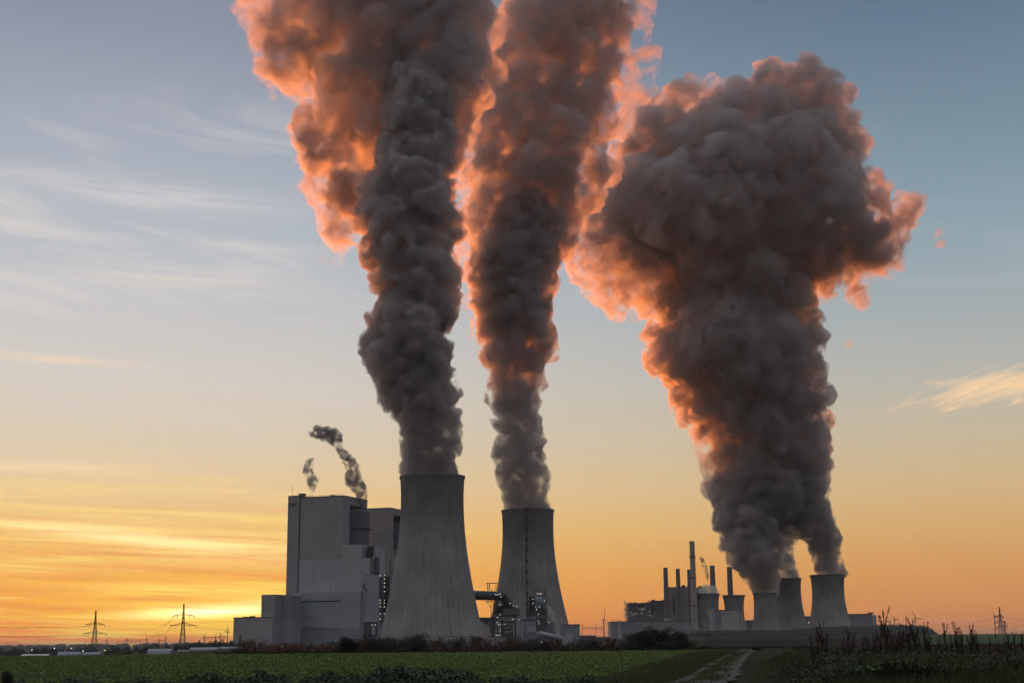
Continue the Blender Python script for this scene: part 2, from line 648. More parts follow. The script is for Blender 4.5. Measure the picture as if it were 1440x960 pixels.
M['old_block'] = mat_clad('old_block_cladding', (0.22, 0.22, 0.235), 8, 5, 0.2)
M['old_light'] = mat_clad('old_light_cladding', (0.42, 0.41, 0.41), 7, 5)
M['chimney'] = mat_plain('chimney_concrete', (0.17, 0.15, 0.15), 0.9, 0, 0.2, 0.05)
M['chimney_pale'] = mat_plain('pale_chimney_concrete', (0.36, 0.335, 0.33), 0.9, 0, 0.15, 0.05)
M['white'] = mat_plain('white_sheet', (0.72, 0.72, 0.72), 0.6, 0, 0.08)
M['white_blade'] = mat_plain('white_paint', (0.22, 0.21, 0.21), 0.5, 0, 0.05)
M['lattice'] = mat_plain('galvanised_lattice', (0.06, 0.055, 0.05), 0.6, 0.4)
M['wire'] = mat_plain('wire', (0.06, 0.055, 0.05), 0.6, 0.3)
M['post_white'] = mat_plain('barrier_panel', (0.48, 0.46, 0.48), 0.7, 0, 0.12, 0.2)
M['lamp'] = mat_lamp('lamp_white', (1.0, 0.93, 0.80), 3.6)
M['lamp_warm'] = mat_lamp('lamp_warm', (1.0, 0.72, 0.38), 3.2)
M['lit'] = mat_lamp('warm_sky_gap_glow', (1.0, 0.82, 0.58), 0.45)  # not a lamp: glowing colour imitating bright sky seen through a gap
M['bark'] = mat_plain('bark', (0.055, 0.042, 0.034), 0.9, 0, 0.3, 2.0)
M['twig'] = mat_plain('bare_twig', (0.085, 0.06, 0.045), 0.9, 0, 0.3, 2.0)
M['leaf_dark'] = mat_leaf('dark_foliage', (0.016, 0.022, 0.016), (0.035, 0.042, 0.026))
M['leaf_green'] = mat_leaf('hedge_foliage', (0.030, 0.036, 0.022), (0.060, 0.062, 0.036))
M['leaf_brown'] = mat_leaf('autumn_brown_foliage', (0.085, 0.060, 0.040), (0.18, 0.118, 0.072))
M['leaf_red'] = mat_leaf('autumn_russet_foliage', (0.12, 0.062, 0.040), (0.24, 0.13, 0.075))
M['leaf_under'] = mat_leaf('rough_hedge_foliage', (0.030, 0.026, 0.018), (0.085, 0.064, 0.042))
M['leaf_far'] = mat_leaf('far_foliage', (0.045, 0.050, 0.046), (0.085, 0.082, 0.070), scale=0.05)
M['crop'] = mat_leaf('crop_leaf', (0.060, 0.104, 0.024), (0.250, 0.310, 0.080), 0.6, 0.10, 0.25)
M['crop_near'] = mat_leaf('near_crop_leaf', (0.018, 0.032, 0.013), (0.065, 0.088, 0.034), 0.5, 0.6, 0.15)
M['bank_green'] = mat_leaf('bank_green_leaf', (0.040, 0.064, 0.018), (0.140, 0.180, 0.050), 0.6, 0.5, 0.2)
M['bank_brown'] = mat_leaf('bank_withered_leaf', (0.050, 0.036, 0.024), (0.140, 0.098, 0.064), 0.85, 0.5, 0.15)
M['grass'] = mat_leaf('verge_grass', (0.036, 0.050, 0.017), (0.120, 0.135, 0.048), 0.7, 0.25, 0.2)
M['dock'] = mat_plain('dry_stalk', (0.050, 0.036, 0.026), 0.9, 0, 0.3, 4.0)
M['dock_seed'] = mat_leaf('dry_seed', (0.032, 0.020, 0.015), (0.075, 0.045, 0.030), 0.9, 3.0, 0.1)
M['steam'] = mat_steam('steam_dense', 0.22, wisp=(0.415, 0.51), nscale=0.063, skin=0.10)
M['steam_far'] = mat_steam('steam_dense_far', 0.10, wisp=(0.43, 0.515), nscale=0.042, skin=0.10)
M['steam_stem'] = mat_steam('steam_stem', 0.17, wisp=(0.42, 0.51), nscale=0.055, skin=0.10)
M['steam_brown'] = mat_steam('steam_column', 0.15, wisp=(0.425, 0.52), nscale=0.050, skin=0.08)
M['steam_mid'] = mat_steam('steam_rolling', 0.085, wisp=(0.44, 0.54), nscale=0.034, skin=0.06)
M['steam_head'] = mat_steam('steam_spreading', 0.080, wisp=(0.44, 0.56), nscale=0.026, skin=0.05)
M['steam_head_far'] = mat_steam('steam_mushroom', 0.080, wisp=(0.435, 0.54), nscale=0.022, skin=0.06)
M['steam_thin'] = mat_steam('steam_wisp', 0.055, wisp=(0.475, 0.60), nscale=0.024, skin=0.02)
M['steam_small'] = mat_steam('steam_small', 0.30, albedo=(0.55, 0.52, 0.52), wisp=(0.44, 0.57), nscale=0.15, skin=0.02)
M['steam_white'] = mat_steam('steam_white', 0.10, albedo=(0.93, 0.93, 0.94), wisp=(0.36, 0.6), nscale=0.14, skin=0.04)

# ------------------------------------------------------------------ ground


def mat_ground():
    m, t, b = new_mat('soil_and_grass')
    p = t.node('ShaderNodeNewGeometry').outputs['Position']
    n = t.noise(p, 0.5, 8.0, 0.65)
    n_b = t.noise(p, 0.012, 5.0, 0.55)
    soil = t.mix(n, (0.018, 0.016, 0.010, 1), (0.045, 0.050, 0.022, 1))
    far = t.mix(n_b, (0.030, 0.036, 0.018, 1), (0.050, 0.048, 0.032, 1))
    s = t.node('ShaderNodeSeparateXYZ')
    t.link(p, s.inputs[0])
    t.link(t.mix(t.smooth(s.outputs[1], 280, 700), soil, far), b.inputs['Base Color'])
    b.inputs['Roughness'].default_value = 0.95
    b.inputs['Specular IOR Level'].default_value = 0.05
    return m


def mat_path():
    m, t, b = new_mat('dirt_track')
    p = t.node('ShaderNodeNewGeometry').outputs['Position']
    n = t.noise(p, 1.6, 8.0, 0.7)
    n_b = t.noise(p, 0.35, 4.0, 0.6)
    c = t.mix(n, (0.048, 0.037, 0.029, 1), (0.125, 0.102, 0.082, 1))
    wet = t.smooth(n_b, 0.58, 0.66)
    t.link(t.mix(wet, c, (0.035, 0.032, 0.030, 1)), b.inputs['Base Color'])
    t.link(t.smooth(n_b, 0.60, 0.67, 0.9, 0.22), b.inputs['Roughness'])
    bp = t.node('ShaderNodeBump')
    bp.inputs['Distance'].default_value = 0.08
    t.link(n, bp.inputs['Height'])
    t.link(bp.outputs[0], b.inputs['Normal'])
    return m


def sheet(name, xs, ys, zf, mat, keep=None):
    X, Y = np.meshgrid(xs, ys)
    V = np.stack([X, Y, zf(X, Y)], -1).reshape(-1, 3)
    nx = len(xs)
    i = np.arange(len(ys) - 1)[:, None] * nx + np.arange(nx - 1)[None]
    F = np.stack([i, i + 1, i + 1 + nx, i + nx], -1).reshape(-1, 4)
    return obj(name, mesh_np(name, V, F, mat, True))


_near = np.arange(-60, 80.1, 1.5)
_outer = 80 * 1.12 ** np.arange(1, 52)
gx = np.concatenate([-(60 * 1.12 ** np.arange(1, 54))[::-1], _near, _outer])
gx = gx[(gx > -16000) & (gx < 16000)]
gy = np.concatenate([[-400, -200, -80, -30, 0], np.arange(10, 140, 2.0), 140 * 1.045 ** np.arange(0, 104)])
gy = np.append(gy[gy < 11900], 12000)
ground = sheet('ground', gx, gy, height, mat_ground())
ground['kind'] = 'structure'

# the track, laid on the ground
py_ = np.concatenate([np.arange(22, 140, 2.0), np.arange(140, 325, 5.0)])
us = np.linspace(0, 1, 9)
PX = np.interp(py_, PATH_Y, PATH_L)[:, None] * (1 - us) + np.interp(py_, PATH_Y, PATH_R)[:, None] * us
wob = 0.18 * np.sin(py_ * 0.7) + 0.12 * np.sin(py_ * 1.9)
PX = PX + wob[:, None] * (us - 0.5)[None] * 2
PY = np.repeat(py_[:, None], 9, 1)
rut = -0.09 * np.exp(-((us - 0.22) / 0.11) ** 2) - 0.09 * np.exp(-((us - 0.78) / 0.11) ** 2) + 0.05
PZ = height(PX, PY) + 0.045 + rut[None]
ii = np.arange(len(py_) - 1)[:, None] * 9 + np.arange(8)[None]
path = obj('dirt_path', mesh_np('dirt_path', np.stack([PX, PY, PZ], -1).reshape(-1, 3), np.stack([ii, ii + 1, ii + 10, ii + 9], -1).reshape(-1, 4), mat_path(), True))
path['kind'] = 'structure'


def field(name, corners, col0, col1, lift):
    """a field sheet that follows the ground: corners are four (x, y)"""
    m, t, b = new_mat(name + '_soil')
    p = t.node('ShaderNodeNewGeometry').outputs['Position']
    n = t.noise(p, 0.06, 6.0, 0.6)
    t.link(t.mix(n, (*col0, 1), (*col1, 1)), b.inputs['Base Color'])
    b.inputs['Roughness'].default_value = 0.95
    b.inputs['Specular IOR Level'].default_value = 0.05
    a, b_, c, d = [np.array(q, float) for q in corners]
    u = np.linspace(0, 1, 41)[None, :, None]
    v = np.linspace(0, 1, 41)[:, None, None]
    Q = (a * (1 - u) + b_ * u) * (1 - v) + (d * (1 - u) + c * u) * v
    Z = height(Q[..., 0], Q[..., 1]) + lift
    i = np.arange(40)[:, None] * 41 + np.arange(40)[None]
    o = obj(name, mesh_np(name, np.concatenate([Q, Z[..., None]], -1).reshape(-1, 3), np.stack([i, i + 1, i + 42, i + 41], -1).reshape(-1, 4), m, True))
    o['kind'] = 'structure'
    return o


def fc(px, D):
    q = P(px, 905, D)
    return (q.x, D)


field('ploughed_field', [fc(975, 420), fc(1300, 420), fc(1290, 1900), fc(1000, 1900)], (0.020, 0.018, 0.016), (0.036, 0.031, 0.027), 0.25)
field('pale_green_field', [fc(1262, 480), fc(1560, 480), fc(1560, 1750), fc(1296, 1750)], (0.050, 0.080, 0.035), (0.075, 0.105, 0.050), 0.40)

# ------------------------------------------------------------------ crop and grass (nobody could count it)
rngc = np.random.default_rng(5)


def leaves(n_pl, xs, ys, zs, size, n_leaf, rng, spread=1.0, upright=0.5, width=0.35):
    """rosettes of narrow folded leaves: arrays of base points -> quads"""
    n = n_pl * n_leaf
    bx = np.repeat(xs, n_leaf)
    by = np.repeat(ys, n_leaf)
    bz = np.repeat(zs, n_leaf)
    sz = np.repeat(size, n_leaf) * rng.uniform(0.6, 1.2, n)
    a = rng.uniform(0, 2 * np.pi, n)
    el = rng.uniform(upright - 0.45, upright + 0.55, n)
    d = np.stack([np.cos(a) * np.cos(el), np.sin(a) * np.cos(el), np.sin(el)], -1)
    side = np.stack([-np.sin(a), np.cos(a), rng.uniform(-0.5, 0.5, n)], -1)
    base = np.stack([bx, by, bz], -1)
    base[:, :2] += rng.normal(0, 0.15, (n, 2)) * sz[:, None] * spread
    mid = base + d * (sz * 0.55)[:, None]
    tip = base + d * sz[:, None]
    tip[:, 2] -= sz * 0.22
    wv = side * (sz * width * 0.5)[:, None]
    V = np.stack([base, mid + wv, tip, mid - wv], 1).reshape(-1, 3)
    F = np.arange(n * 4).reshape(-1, 4)
    return V, F


def stuff(name, parts, mat):
    V = []
    F = []
    k = 0
    for v, f in parts:
        V.append(v)
        F.append(f + k)
        k += len(v)
    o = obj(name, mesh_np(name, np.concatenate(V), np.concatenate(F), mat))
    o['kind'] = 'stuff'
    return o


def far_edge(x):
    return 300.0


parts = []
for y0, y1, dens, size, nl in ((44, 75, 24, 0.19, 7), (75, 115, 18, 0.20, 6), (115, 180, 9.0, 0.26, 5), (180, 318, 4.0, 0.36, 4)):
    hw = y1 * 0.40
    n = int((y1 - y0) * 2 * hw * dens)
    xs = rngc.uniform(-hw, hw, n)
    ys = rngc.uniform(y0, y1, n)
    # drilled rows, loosely
    row = 0.45
    ys = np.round(ys / row) * row + rngc.normal(0, 0.07, n)
    k = (xs < np.interp(ys, PATH_Y, PATH_L) - 1.3 - 0.008 * ys * (1 + 0.5 * np.sin(ys * 0.23) + 0.4 * np.sin(ys * 0.61)) - rngc.exponential(0.5, n))
    pat = np.sin(xs * 0.11 + 2 * np.sin(ys * 0.05)) * np.sin(ys * 0.16 + xs * 0.02) + 0.6 * np.sin(xs * 0.31 + ys * 0.4)
    k &= rngc.uniform(-2.0, 1.6, n) < pat + 1.0
    xs, ys, pat = xs[k], ys[k], pat[k]
    sz = size * (0.85 + 0.18 * pat) * rngc.uniform(0.7, 1.25, len(xs))
    parts.append(leaves(len(xs), xs, ys, height(xs, ys), sz, nl, rngc))
stuff('crop_leaves', parts, M['crop'])

# taller dark plants along the near edge of the crop
parts = []
n = 4200
D = rngc.uniform(45, 58, n)
px = rngc.uniform(-30, 880, n)
hm_ = 0.26 + 0.42 * np.exp(-((px - 575) / 95) ** 2) + 0.22 * np.exp(-((px - 330) / 120) ** 2) + 0.10 * np.sin(px * 0.071) + 0.07 * np.sin(px * 0.19 + 1)
k = rngc.uniform(0, 1, n) < np.clip(hm_ * 1.7, 0.15, 0.95)
D, px, hm_ = D[k], px[k], hm_[k]
n = len(D)
x = np.array([P(a, 905, d).x for a, d in zip(px, D)])
hs = np.maximum(0.12, hm_ * rngc.uniform(0.35, 1.15, n))
for lvl in range(5):
    z = height(x, D) + hs * lvl / 5.0
    parts.append(leaves(n, x + rngc.normal(0, 0.05, n), D, z, 0.06 + hs * 0.20, 6, rngc, upright=0.55, width=0.42, spread=2.4))
stuff('edge_plant_leaves', parts, M['crop_near'])

# rough grass on the verge and the bank beside the track
parts = []


def blades(n, xs, ys, zs, hts, rng, wd):
    a = rng.uniform(0, 2 * np.pi, n)
    lean = rng.normal(0, 0.35, (n, 2)) * hts[:, None]
    base = np.stack([xs, ys, zs], -1)
    tip = base + np.concatenate([lean, hts[:, None]], -1)
    mid = (base + tip) / 2
    mid[:, :2] -= lean * 0.12
    sv = np.stack([np.cos(a), np.sin(a), np.zeros(n)], -1) * (wd * hts)[:, None]
    V = np.stack([base - sv, base + sv, mid + sv * 0.7, tip, mid - sv * 0.7], 1)
    V = np.stack([V[:, 0], V[:, 1], V[:, 2], V[:, 3], V[:, 4]], 1)
    F = np.arange(n * 5).reshape(-1, 5)
    return V.reshape(-1, 3), F


gparts = []
n = 150000
ys = 24 + (130 - 24) * rngc.uniform(0, 1, n) ** 1.5
pr = np.interp(ys, PATH_Y, PATH_R)
xs = pr + 0.1 + rngc.uniform(0, 1, n) * (ys * 0.40 + 3 - pr)
hts = (0.14 + 0.26 * sstep(xs - pr, 0.5, 3.5)) * rngc.uniform(0.45, 1.25, n) * (0.75 + 0.35 * np.sin(xs * 0.8 + np.sin(ys * 0.5) * 2))
gparts.append(blades(n, xs, ys, height(xs, ys), hts, rngc, 0.022))
n = 110000
ys = 36 + (260 - 36) * rngc.uniform(0, 1, n) ** 1.3
pl = np.interp(ys, PATH_Y, PATH_L)
xs = pl + 0.1 - rngc.uniform(0, 1, n) ** 1.8 * (2.2 + 0.016 * ys)
hts = 0.15 * rngc.uniform(0.3, 1.4, n) * (1 + 0.002 * ys)
gparts.append(blades(n, xs, ys, height(xs, ys), hts, rngc, 0.06))
# grassy strip between the two ruts
n = 26000
ys = rngc.uniform(40, 260, n)
pm = (np.interp(ys, PATH_Y, PATH_L) * 0.55 + np.interp(ys, PATH_Y, PATH_R) * 0.45)
xs = pm + rngc.normal(0, 0.34, n) + 0.3 * np.sin(ys * 0.3)
k = (np.sin(ys * 0.9) + np.sin(ys * 0.37 + 1)) * 0.4 + rngc.uniform(-1, 1, n) > -0.1
ys, xs = ys[k], xs[k]
n = len(ys)
hts = 0.16 * rngc.uniform(0.3, 1.3, n)
gparts.append(blades(n, xs, ys, height(xs, ys) + 0.04, hts, rngc, 0.10))
stuff('verge_grass', gparts, M['grass'])
# broad weeds between the grass
for nm_, n, zt_, mk, sz_ in (('bank_undergrowth', 60000, 0.42, 'crop_near', 0.085), ('bank_undergrowth', 26000, 0.45, 'bank_green', 0.075), ('bank_undergrowth', 22000, 0.55, 'bank_brown', 0.085)):
    ys = 26 + (100 - 26) * rngc.uniform(0, 1, n) ** 1.5
    pr = np.interp(ys, PATH_Y, PATH_R)
    xs = pr + 1.6 + rngc.uniform(0, 1, n) * (ys * 0.40 + 2 - pr)
    clump = np.sin(xs * 1.1 + 2 * np.sin(ys * 0.35)) * np.sin(ys * 0.55 + xs * 0.2) + 0.5 * np.sin(xs * 2.7 + ys)
    if mk == 'bank_green':
        k = clump < 0.1
    elif mk == 'bank_brown':
        k = np.abs(clump - 0.45) < 0.4
    else:
        k = clump > -0.9
    xs, ys, clump = xs[k], ys[k], clump[k]
    n = len(xs)
    zz_ = zt_ * (0.75 + 0.25 * clump) * sstep(xs - np.interp(ys, PATH_Y, PATH_R), 1.2, 4.0)
    z = height(xs, ys) + rngc.uniform(0.0, 1.0, n) * zz_
    stuff(nm_, [leaves(n, xs, ys, z, sz_ * rngc.uniform(0.6, 1.5, n), 6, rngc, upright=0.45, width=0.5, spread=2.0)], M[mk])

# ------------------------------------------------------------------ shrubs and trees


def leaf_cloud(cs, rs, n, size, rng, flat=1.0):
    """leaf faces spread through several lobes"""
    cs = np.asarray(cs, float)
    rs = np.asarray(rs, float)
    vol = rs ** 2.2
    idx = rng.choice(len(cs), n, p=vol / vol.sum())
    d = rng.normal(size=(n, 3))
    d /= np.linalg.norm(d, axis=1)[:, None]
    rr = rng.uniform(0.25, 1.0, n) ** 0.45
    c = cs[idx] + d * (rs[idx] * rr)[:, None] * np.array([1, 1, flat])
    a = rng.normal(size=(n, 3))
    a /= np.linalg.norm(a, axis=1)[:, None]
    b = np.cross(a, rng.normal(size=(n, 3)))
    b /= np.linalg.norm(b, axis=1)[:, None]
    s = (size * rng.uniform(0.5, 1.3, n))[:, None]
    V = np.stack([c - a * s, c - b * s * 0.6, c + a * s, c + b * s * 0.6], 1).reshape(-1, 3)
    V[:, 2] = np.maximum(V[:, 2], 0.02)
    return V, np.arange(n * 4).reshape(-1, 4)


def bush_meshes(kind, seed):
    """a 1 m tall shrub: returns (crown mesh, stem mesh)"""
    r = np.random.default_rng(seed)
    random.seed(seed)
    st = MB()
    cs, rs = [], []
    nb = 9 if kind not in ('bare', 'brown', 'russet') else 16
    for i in range(nb):
        a = r.uniform(0, 6.28)
        rr = r.uniform(0.1, 0.5)
        top = Vector((math.cos(a) * rr, math.sin(a) * rr, r.uniform(0.55, 0.95)))
        mid_ = Vector((top.x * 0.4, top.y * 0.4, top.z * 0.5))
        st.tube((top.x * 0.1, top.y * 0.1, 0), mid_, 0.022, 0.014, 5)
        st.tube(mid_, top, 0.014, 0.004, 4)
        for k in range(5):
            s_ = mid_.lerp(top, r.uniform(0, 0.9))
            e_ = s_ + Vector((r.normal() * 0.12, r.normal() * 0.12, r.uniform(0.08, 0.28)))
            st.tube(s_, e_, 0.007, 0.002, 3, False)
        cs.append(top * 0.86)
        rs.append(r.uniform(0.13, 0.26))
        cs.append(mid_)
        rs.append(r.uniform(0.18, 0.30))
        cs.append(Vector((top.x * 0.9, top.y * 0.9, 0.12)))
        rs.append(r.uniform(0.16, 0.26))
    if kind == 'dense':
        v, f = leaf_cloud(cs, np.array(rs) * 1.15, 5200, 0.028, r)
        m = M['leaf_dark']
    elif kind == 'green':
        v, f = leaf_cloud(cs, rs, 3200, 0.027, r)
        m = M['leaf_green']
    elif kind == 'brown':
        v, f = leaf_cloud(cs, rs, 1900, 0.022, r)
        m = M['leaf_brown']
    elif kind == 'russet':
        v, f = leaf_cloud(cs, rs, 1800, 0.022, r)
        m = M['leaf_red']
    else:
        v, f = leaf_cloud(cs, rs, 800, 0.017, r)
        m = M['leaf_brown']
    return mesh_np('crown', v, f, m), st.mesh('stem', M['bark'] if kind in ('dense', 'green') else M['twig'])


BUSH = {k: [bush_meshes(k, 100 + 7 * i + j * 31) for j in range(3)] for i, k in enumerate(('dense', 'green', 'brown', 'russet', 'bare'))}
_bn = [0]


def bush(px, py_top, D, wide, kind, label, group=None, name='bush', cat='bush', sink=0.0):
    g = G(px, D)
    h = P(px, py_top, D).z - g.z
    t = thing(name, label, cat, g - Vector((0, 0, sink)), 0.0, group)
    _bn[0] += 1
    cm_, sm_ = BUSH[kind][_bn[0] % 3]
    sx = wide * D / FPX
    for me, nm in ((cm_, 'crown'), (sm_, 'stem')):
        o = obj(nm, me, t)
        o.scale = (sx, sx, h)
        o.rotation_euler = (0, 0, _bn[0] * 1.7)
    return t


# ------------------------------------------------------------------ cooling towers


def tower(name_label, px, py_top, D, hw_top, hw_throat, py_throat, hw_base, py_base, shell_mat, ribs=84, py_shell=None, ladder=None, group=None):
    """hyperbolic shell of revolution on slanted legs. Sizes from the picture at depth D."""
    g = G(px, D)
    t = thing('cooling_tower', name_label, 'cooling tower', g, 0.0, group)
    m = P(px + 1, 905, D).x - P(px, 905, D).x                       # metres per pixel across
    zt = P(px, py_top, D).z - g.z
    zth = P(px, py_throat, D).z - g.z
    zs = max(3.0, (P(px, py_shell, D).z - g.z) if py_shell else 6.0)
    r_th, r_b, r_t = hw_throat * m, hw_base * m, hw_top * m
    b2 = (zth - zs) ** 2 / max(1e-3, (r_b / r_th) ** 2 - 1)
    b2t = (zt - zth) ** 2 / max(1e-3, (r_t / r_th) ** 2 - 1)
    prof = []
    for i in range(49):
        z = zs + (zt - zs) * i / 48
        r = r_th * math.sqrt(1 + (z - zth) ** 2 / (b2 if z < zth else b2t))
        prof.append((r, z))
    out_ = MB().lathe(prof, 128)
    sh = out_.build('shell', shell_mat, t, True)
    inn = MB().lathe([(r - 0.9, z) for r, z in prof][::-1], 96)
    inn.build('shell_lining', M['inside'], t, True)
    rt = prof[-1][0]
    MB().lathe([(rt - 0.95, zt - 2.0), (rt + 0.55, zt - 2.0), (rt + 0.75, zt + 0.2), (rt + 0.75, zt + 0.8), (rt - 0.95, zt + 0.8), (rt - 0.95, zt - 2.0)], 128).build('rim', M['rim'], t)
    rb = prof[0][0]
    MB().lathe([(rb - 1.3, zs - 0.9), (rb + 0.5, zs - 0.9), (rb + 0.5, zs + 0.3), (rb - 1.3, zs + 0.3), (rb - 1.3, zs - 0.9)], 128).build('base_ring', M['inside'], t)
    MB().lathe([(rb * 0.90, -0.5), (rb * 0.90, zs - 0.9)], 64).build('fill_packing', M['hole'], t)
    MB().lathe([(rb + 1.8, -0.5), (rb + 1.8, min(1.8, zs * 0.3)), (rb + 2.3, min(1.8, zs * 0.3)), (rb + 2.3, -0.5)], 96).build('basin_wall', M['inside'], t)
    legs = 40
    for i in range(legs):
        a = 2 * math.pi * i / legs
        lg = MB()
        for s_ in (-1, 1):
            a2 = a + s_ * math.pi / legs
            lg.tube((math.cos(a2) * (rb + 1.2), math.sin(a2) * (rb + 1.2), -0.5), (math.cos(a) * (rb - 0.4), math.sin(a) * (rb - 0.4), zs - 0.6), 0.55, 0.55, 6)
        if math.sin(a) < 0.35:
            lg.build('leg', M['inside'], t)
    if ladder is not None:
        lad = MB()
        cage = MB()
        pts = []
        for r, z in prof:
            a = ladder
            pts.append(Vector((math.cos(a) * (r + 0.6), math.sin(a) * (r + 0.6), z)))
        for p0, p1 in zip(pts[:-1], pts[1:]):
            lad.tube(p0, p1, 0.55, 0.55, 4)
        lad.build('ladder', M['steel_dark'], t)
        for p in pts[4::4]:
            cage = MB()
            cage.box(p.x - 1.5, p.x + 1.5, p.y - 1.2, p.y + 1.0, p.z - 1.4, p.z + 1.4)
            cage.build('ladder_landing', M['steel_dark'], t)
    return t, g, zt, rt


T1, g1, z1, r1 = tower('tallest grey concrete cooling tower in front, beside the pale boiler house', 607.3, 671, 1470, 46.3, 45.0, 704, 73.0, 907, M['shell'], py_shell=895, group='large cooling towers')
T2, g2, z2, r2 = tower('large grey cooling tower with a dark ladder line, behind the pipe works', 744.2, 718, 1840, 37.3, 36.4, 746, 60.0, 905, M['shell'], py_shell=894, ladder=rad(-93.5), group='large cooling towers')

# three older towers to the right, steaming together
TA, gA, zA, rA = tower('stout cooling tower with pale rain streaks, leftmost of the three under the merged plume', 1078.5, 833.5, 2560, 16.6, 15.7, 846, 20.5, 893, M['shell_old'], py_shell=890, group='older steaming towers')
TB, gB, zB, rB = tower('grey cooling tower half hidden behind the stout streaked tower', 1111.5, 813.5, 2760, 19.3, 18.2, 832, 27.0, 891, M['shell_old'], py_shell=888, group='older steaming towers')
TC, gC, zC, rC = tower('free-standing older cooling tower at the far right beside a flat-roofed building', 1168.5, 808.5, 2620, 24.0, 22.4, 830, 31.5, 890, M['shell_old'], py_shell=887, group='older steaming towers')
# two small flared towers among the chimneys
TE, gE, zE, rE = tower('small flared cooling tower just right of the tallest chimney, steam over its rim', 998.0, 835.0, 2500, 16.2, 14.6, 852, 18.0, 894, M['shell_old'], py_shell=891, group='small flared towers')
TF, gF, zF, rF = tower('small flared cooling tower without steam, behind the pale block', 1034.5, 837.0, 2500, 15.6, 13.4, 856, 17.5, 894, M['shell_old'], py_shell=891, group='small flared towers')

# ------------------------------------------------------------------ boxes set out in a turned frame


class Frame:
    """a thing whose local x runs along a facade and local y into the depth"""
    def __init__(self, name, label, cat, px, D, theta=0.0, group=None):
        self.g = G(px, D)
        self.th = theta
        self.root = thing(name, label, cat, self.g, -theta, group)
        self.M = Matrix.Rotation(-theta, 3, 'Z')
        self.Mi = self.M.transposed()

    def on_y(self, px, py, yl=0.0):
        """local (x, z) where the pixel's ray meets the local plane y = yl"""
        d = self.Mi @ ray(px, py)
        o = self.Mi @ (EYE - self.g)
        k = (yl - o.y) / d.y
        q = o + d * k
        return q.x, q.z

    def on_x(self, px, py, xl=0.0):
        d = self.Mi @ ray(px, py)
        o = self.Mi @ (EYE - self.g)
        k = (xl - o.x) / d.x
        q = o + d * k
        return q.y, q.z

    def box(self, px0, px1, py0, py1, yl, depth, mb=None, ground=False):
        mb = mb or MB()
        pm = (py0 + py1) / 2
        x0 = self.on_y(px0, pm, yl)[0]
        x1 = self.on_y(px1, pm, yl)[0]
        zt = self.on_y((px0 + px1) / 2, py0, yl)[1]
        zb = -1.0 if ground else self.on_y((px0 + px1) / 2, py1, yl)[1]
        return mb.box(x0, x1, yl, yl + depth, zb, zt)


def lamp_at(parent, p, r=0.42, warm=False):
    r = min(r, 0.27)
    v, f = ICO[1]
    key = ('bulb', warm)
    if key not in _lampme:
        _lampme[key] = mesh_np('lamp', v, f, M['lamp_warm'] if warm else M['lamp'], True)
    o = obj('lamp', _lampme[key], parent, p)
    o.scale = (r, r, r)
    return o


_lampme = {}

TH = rad(21)
# ---- the main boiler house
B = Frame('boiler_house', 'huge pale grey boiler house with blue-grey lower walls left of the tallest tower', 'power station', 483, 1650, TH)
yF = 0.0
# upper block: front face up to the corner
x_l, _ = B.on_y(420.2, 780, 0)
x_r, z_top = B.on_y(483.3, 697.5, 0)
d_r, _ = B.on_x(516.0, 760, x_r)
y0r, _ = B.on_x(491.5, 750, x_r)             # recess opening in the right wall
y1r, _ = B.on_x(514.5, 750, x_r)
zr_top = B.on_x(500, 711.0, x_r)[1]
zr_bot = B.on_x(500, 765.0, x_r)[1]
mb = MB()
mb.box(x_l, x_r - 22, 0, d_r, -1, z_top)                     # body behind the recess
mb.box(x_r - 22, x_r, 0, y0r, -1, z_top)                     # near jamb
mb.box(x_r - 22, x_r, y1r, d_r, -1, z_top)                   # far jamb
mb.box(x_r - 22, x_r, y0r, y1r, zr_top, z_top)               # lintel
mb.box(x_r - 22, x_r, y0r, y1r, -1, zr_bot - 25)             # sill
mb.build('upper_block', M['clad_mauve'], B.root)
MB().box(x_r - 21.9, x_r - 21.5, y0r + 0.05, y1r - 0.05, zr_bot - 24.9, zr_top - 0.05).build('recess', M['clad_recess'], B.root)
ym = (y0r + y1r) / 2 + 1
rs_ = (y1r - y0r) * 0.45
z_silo = B.on_x(500, 719, x_r)[1]
sil = MB().lathe([(rs_, zr_bot - 40), (rs_, z_silo), (rs_ * 0.9, z_silo + 2.0)], 48, x_r - 5, ym, True)
so = sil.build('silo', M['silo'], B.root)
z_hoop = B.on_x(505, 745.5, x_r)[1]
MB().lathe([(rs_ - 0.1, z_hoop), (rs_ + 1.2, z_hoop), (rs_ + 1.2, z_hoop + 1.6), (rs_ - 0.1, z_hoop + 1.6)], 48, x_r - 5, ym).build('hoop', M['steel_dark'], so)
tr = MB()
for k in range(3):
    ya, yb = y0r + (y1r - y0r) * k / 3, y0r + (y1r - y0r) * (k + 1) / 3
    tr.tube((x_r - 2, ya, z_silo + 0.5), (x_r - 2, (ya + yb) / 2, zr_top - 2), 0.6, 0.6, 4)
    tr.tube((x_r - 2, (ya + yb) / 2, zr_top - 2), (x_r - 2, yb, z_silo + 0.5), 0.6, 0.6, 4)
tr.box(x_r - 2.7, x_r - 1.3, y0r + 0.1, y1r - 0.1, zr_top - 3, zr_top - 1.2)
tr.build('roof_truss', M['steel_dark'], B.root)
# roof edge
MB().box(x_l - 0.3, x_r + 0.3, -0.35, 0.9, z_top, z_top + 1.3).box(x_r - 0.9, x_r + 0.35, 0.91, d_r + 0.3, z_top, z_top + 1.3).build('parapet', M['steel_mid'], B.root)
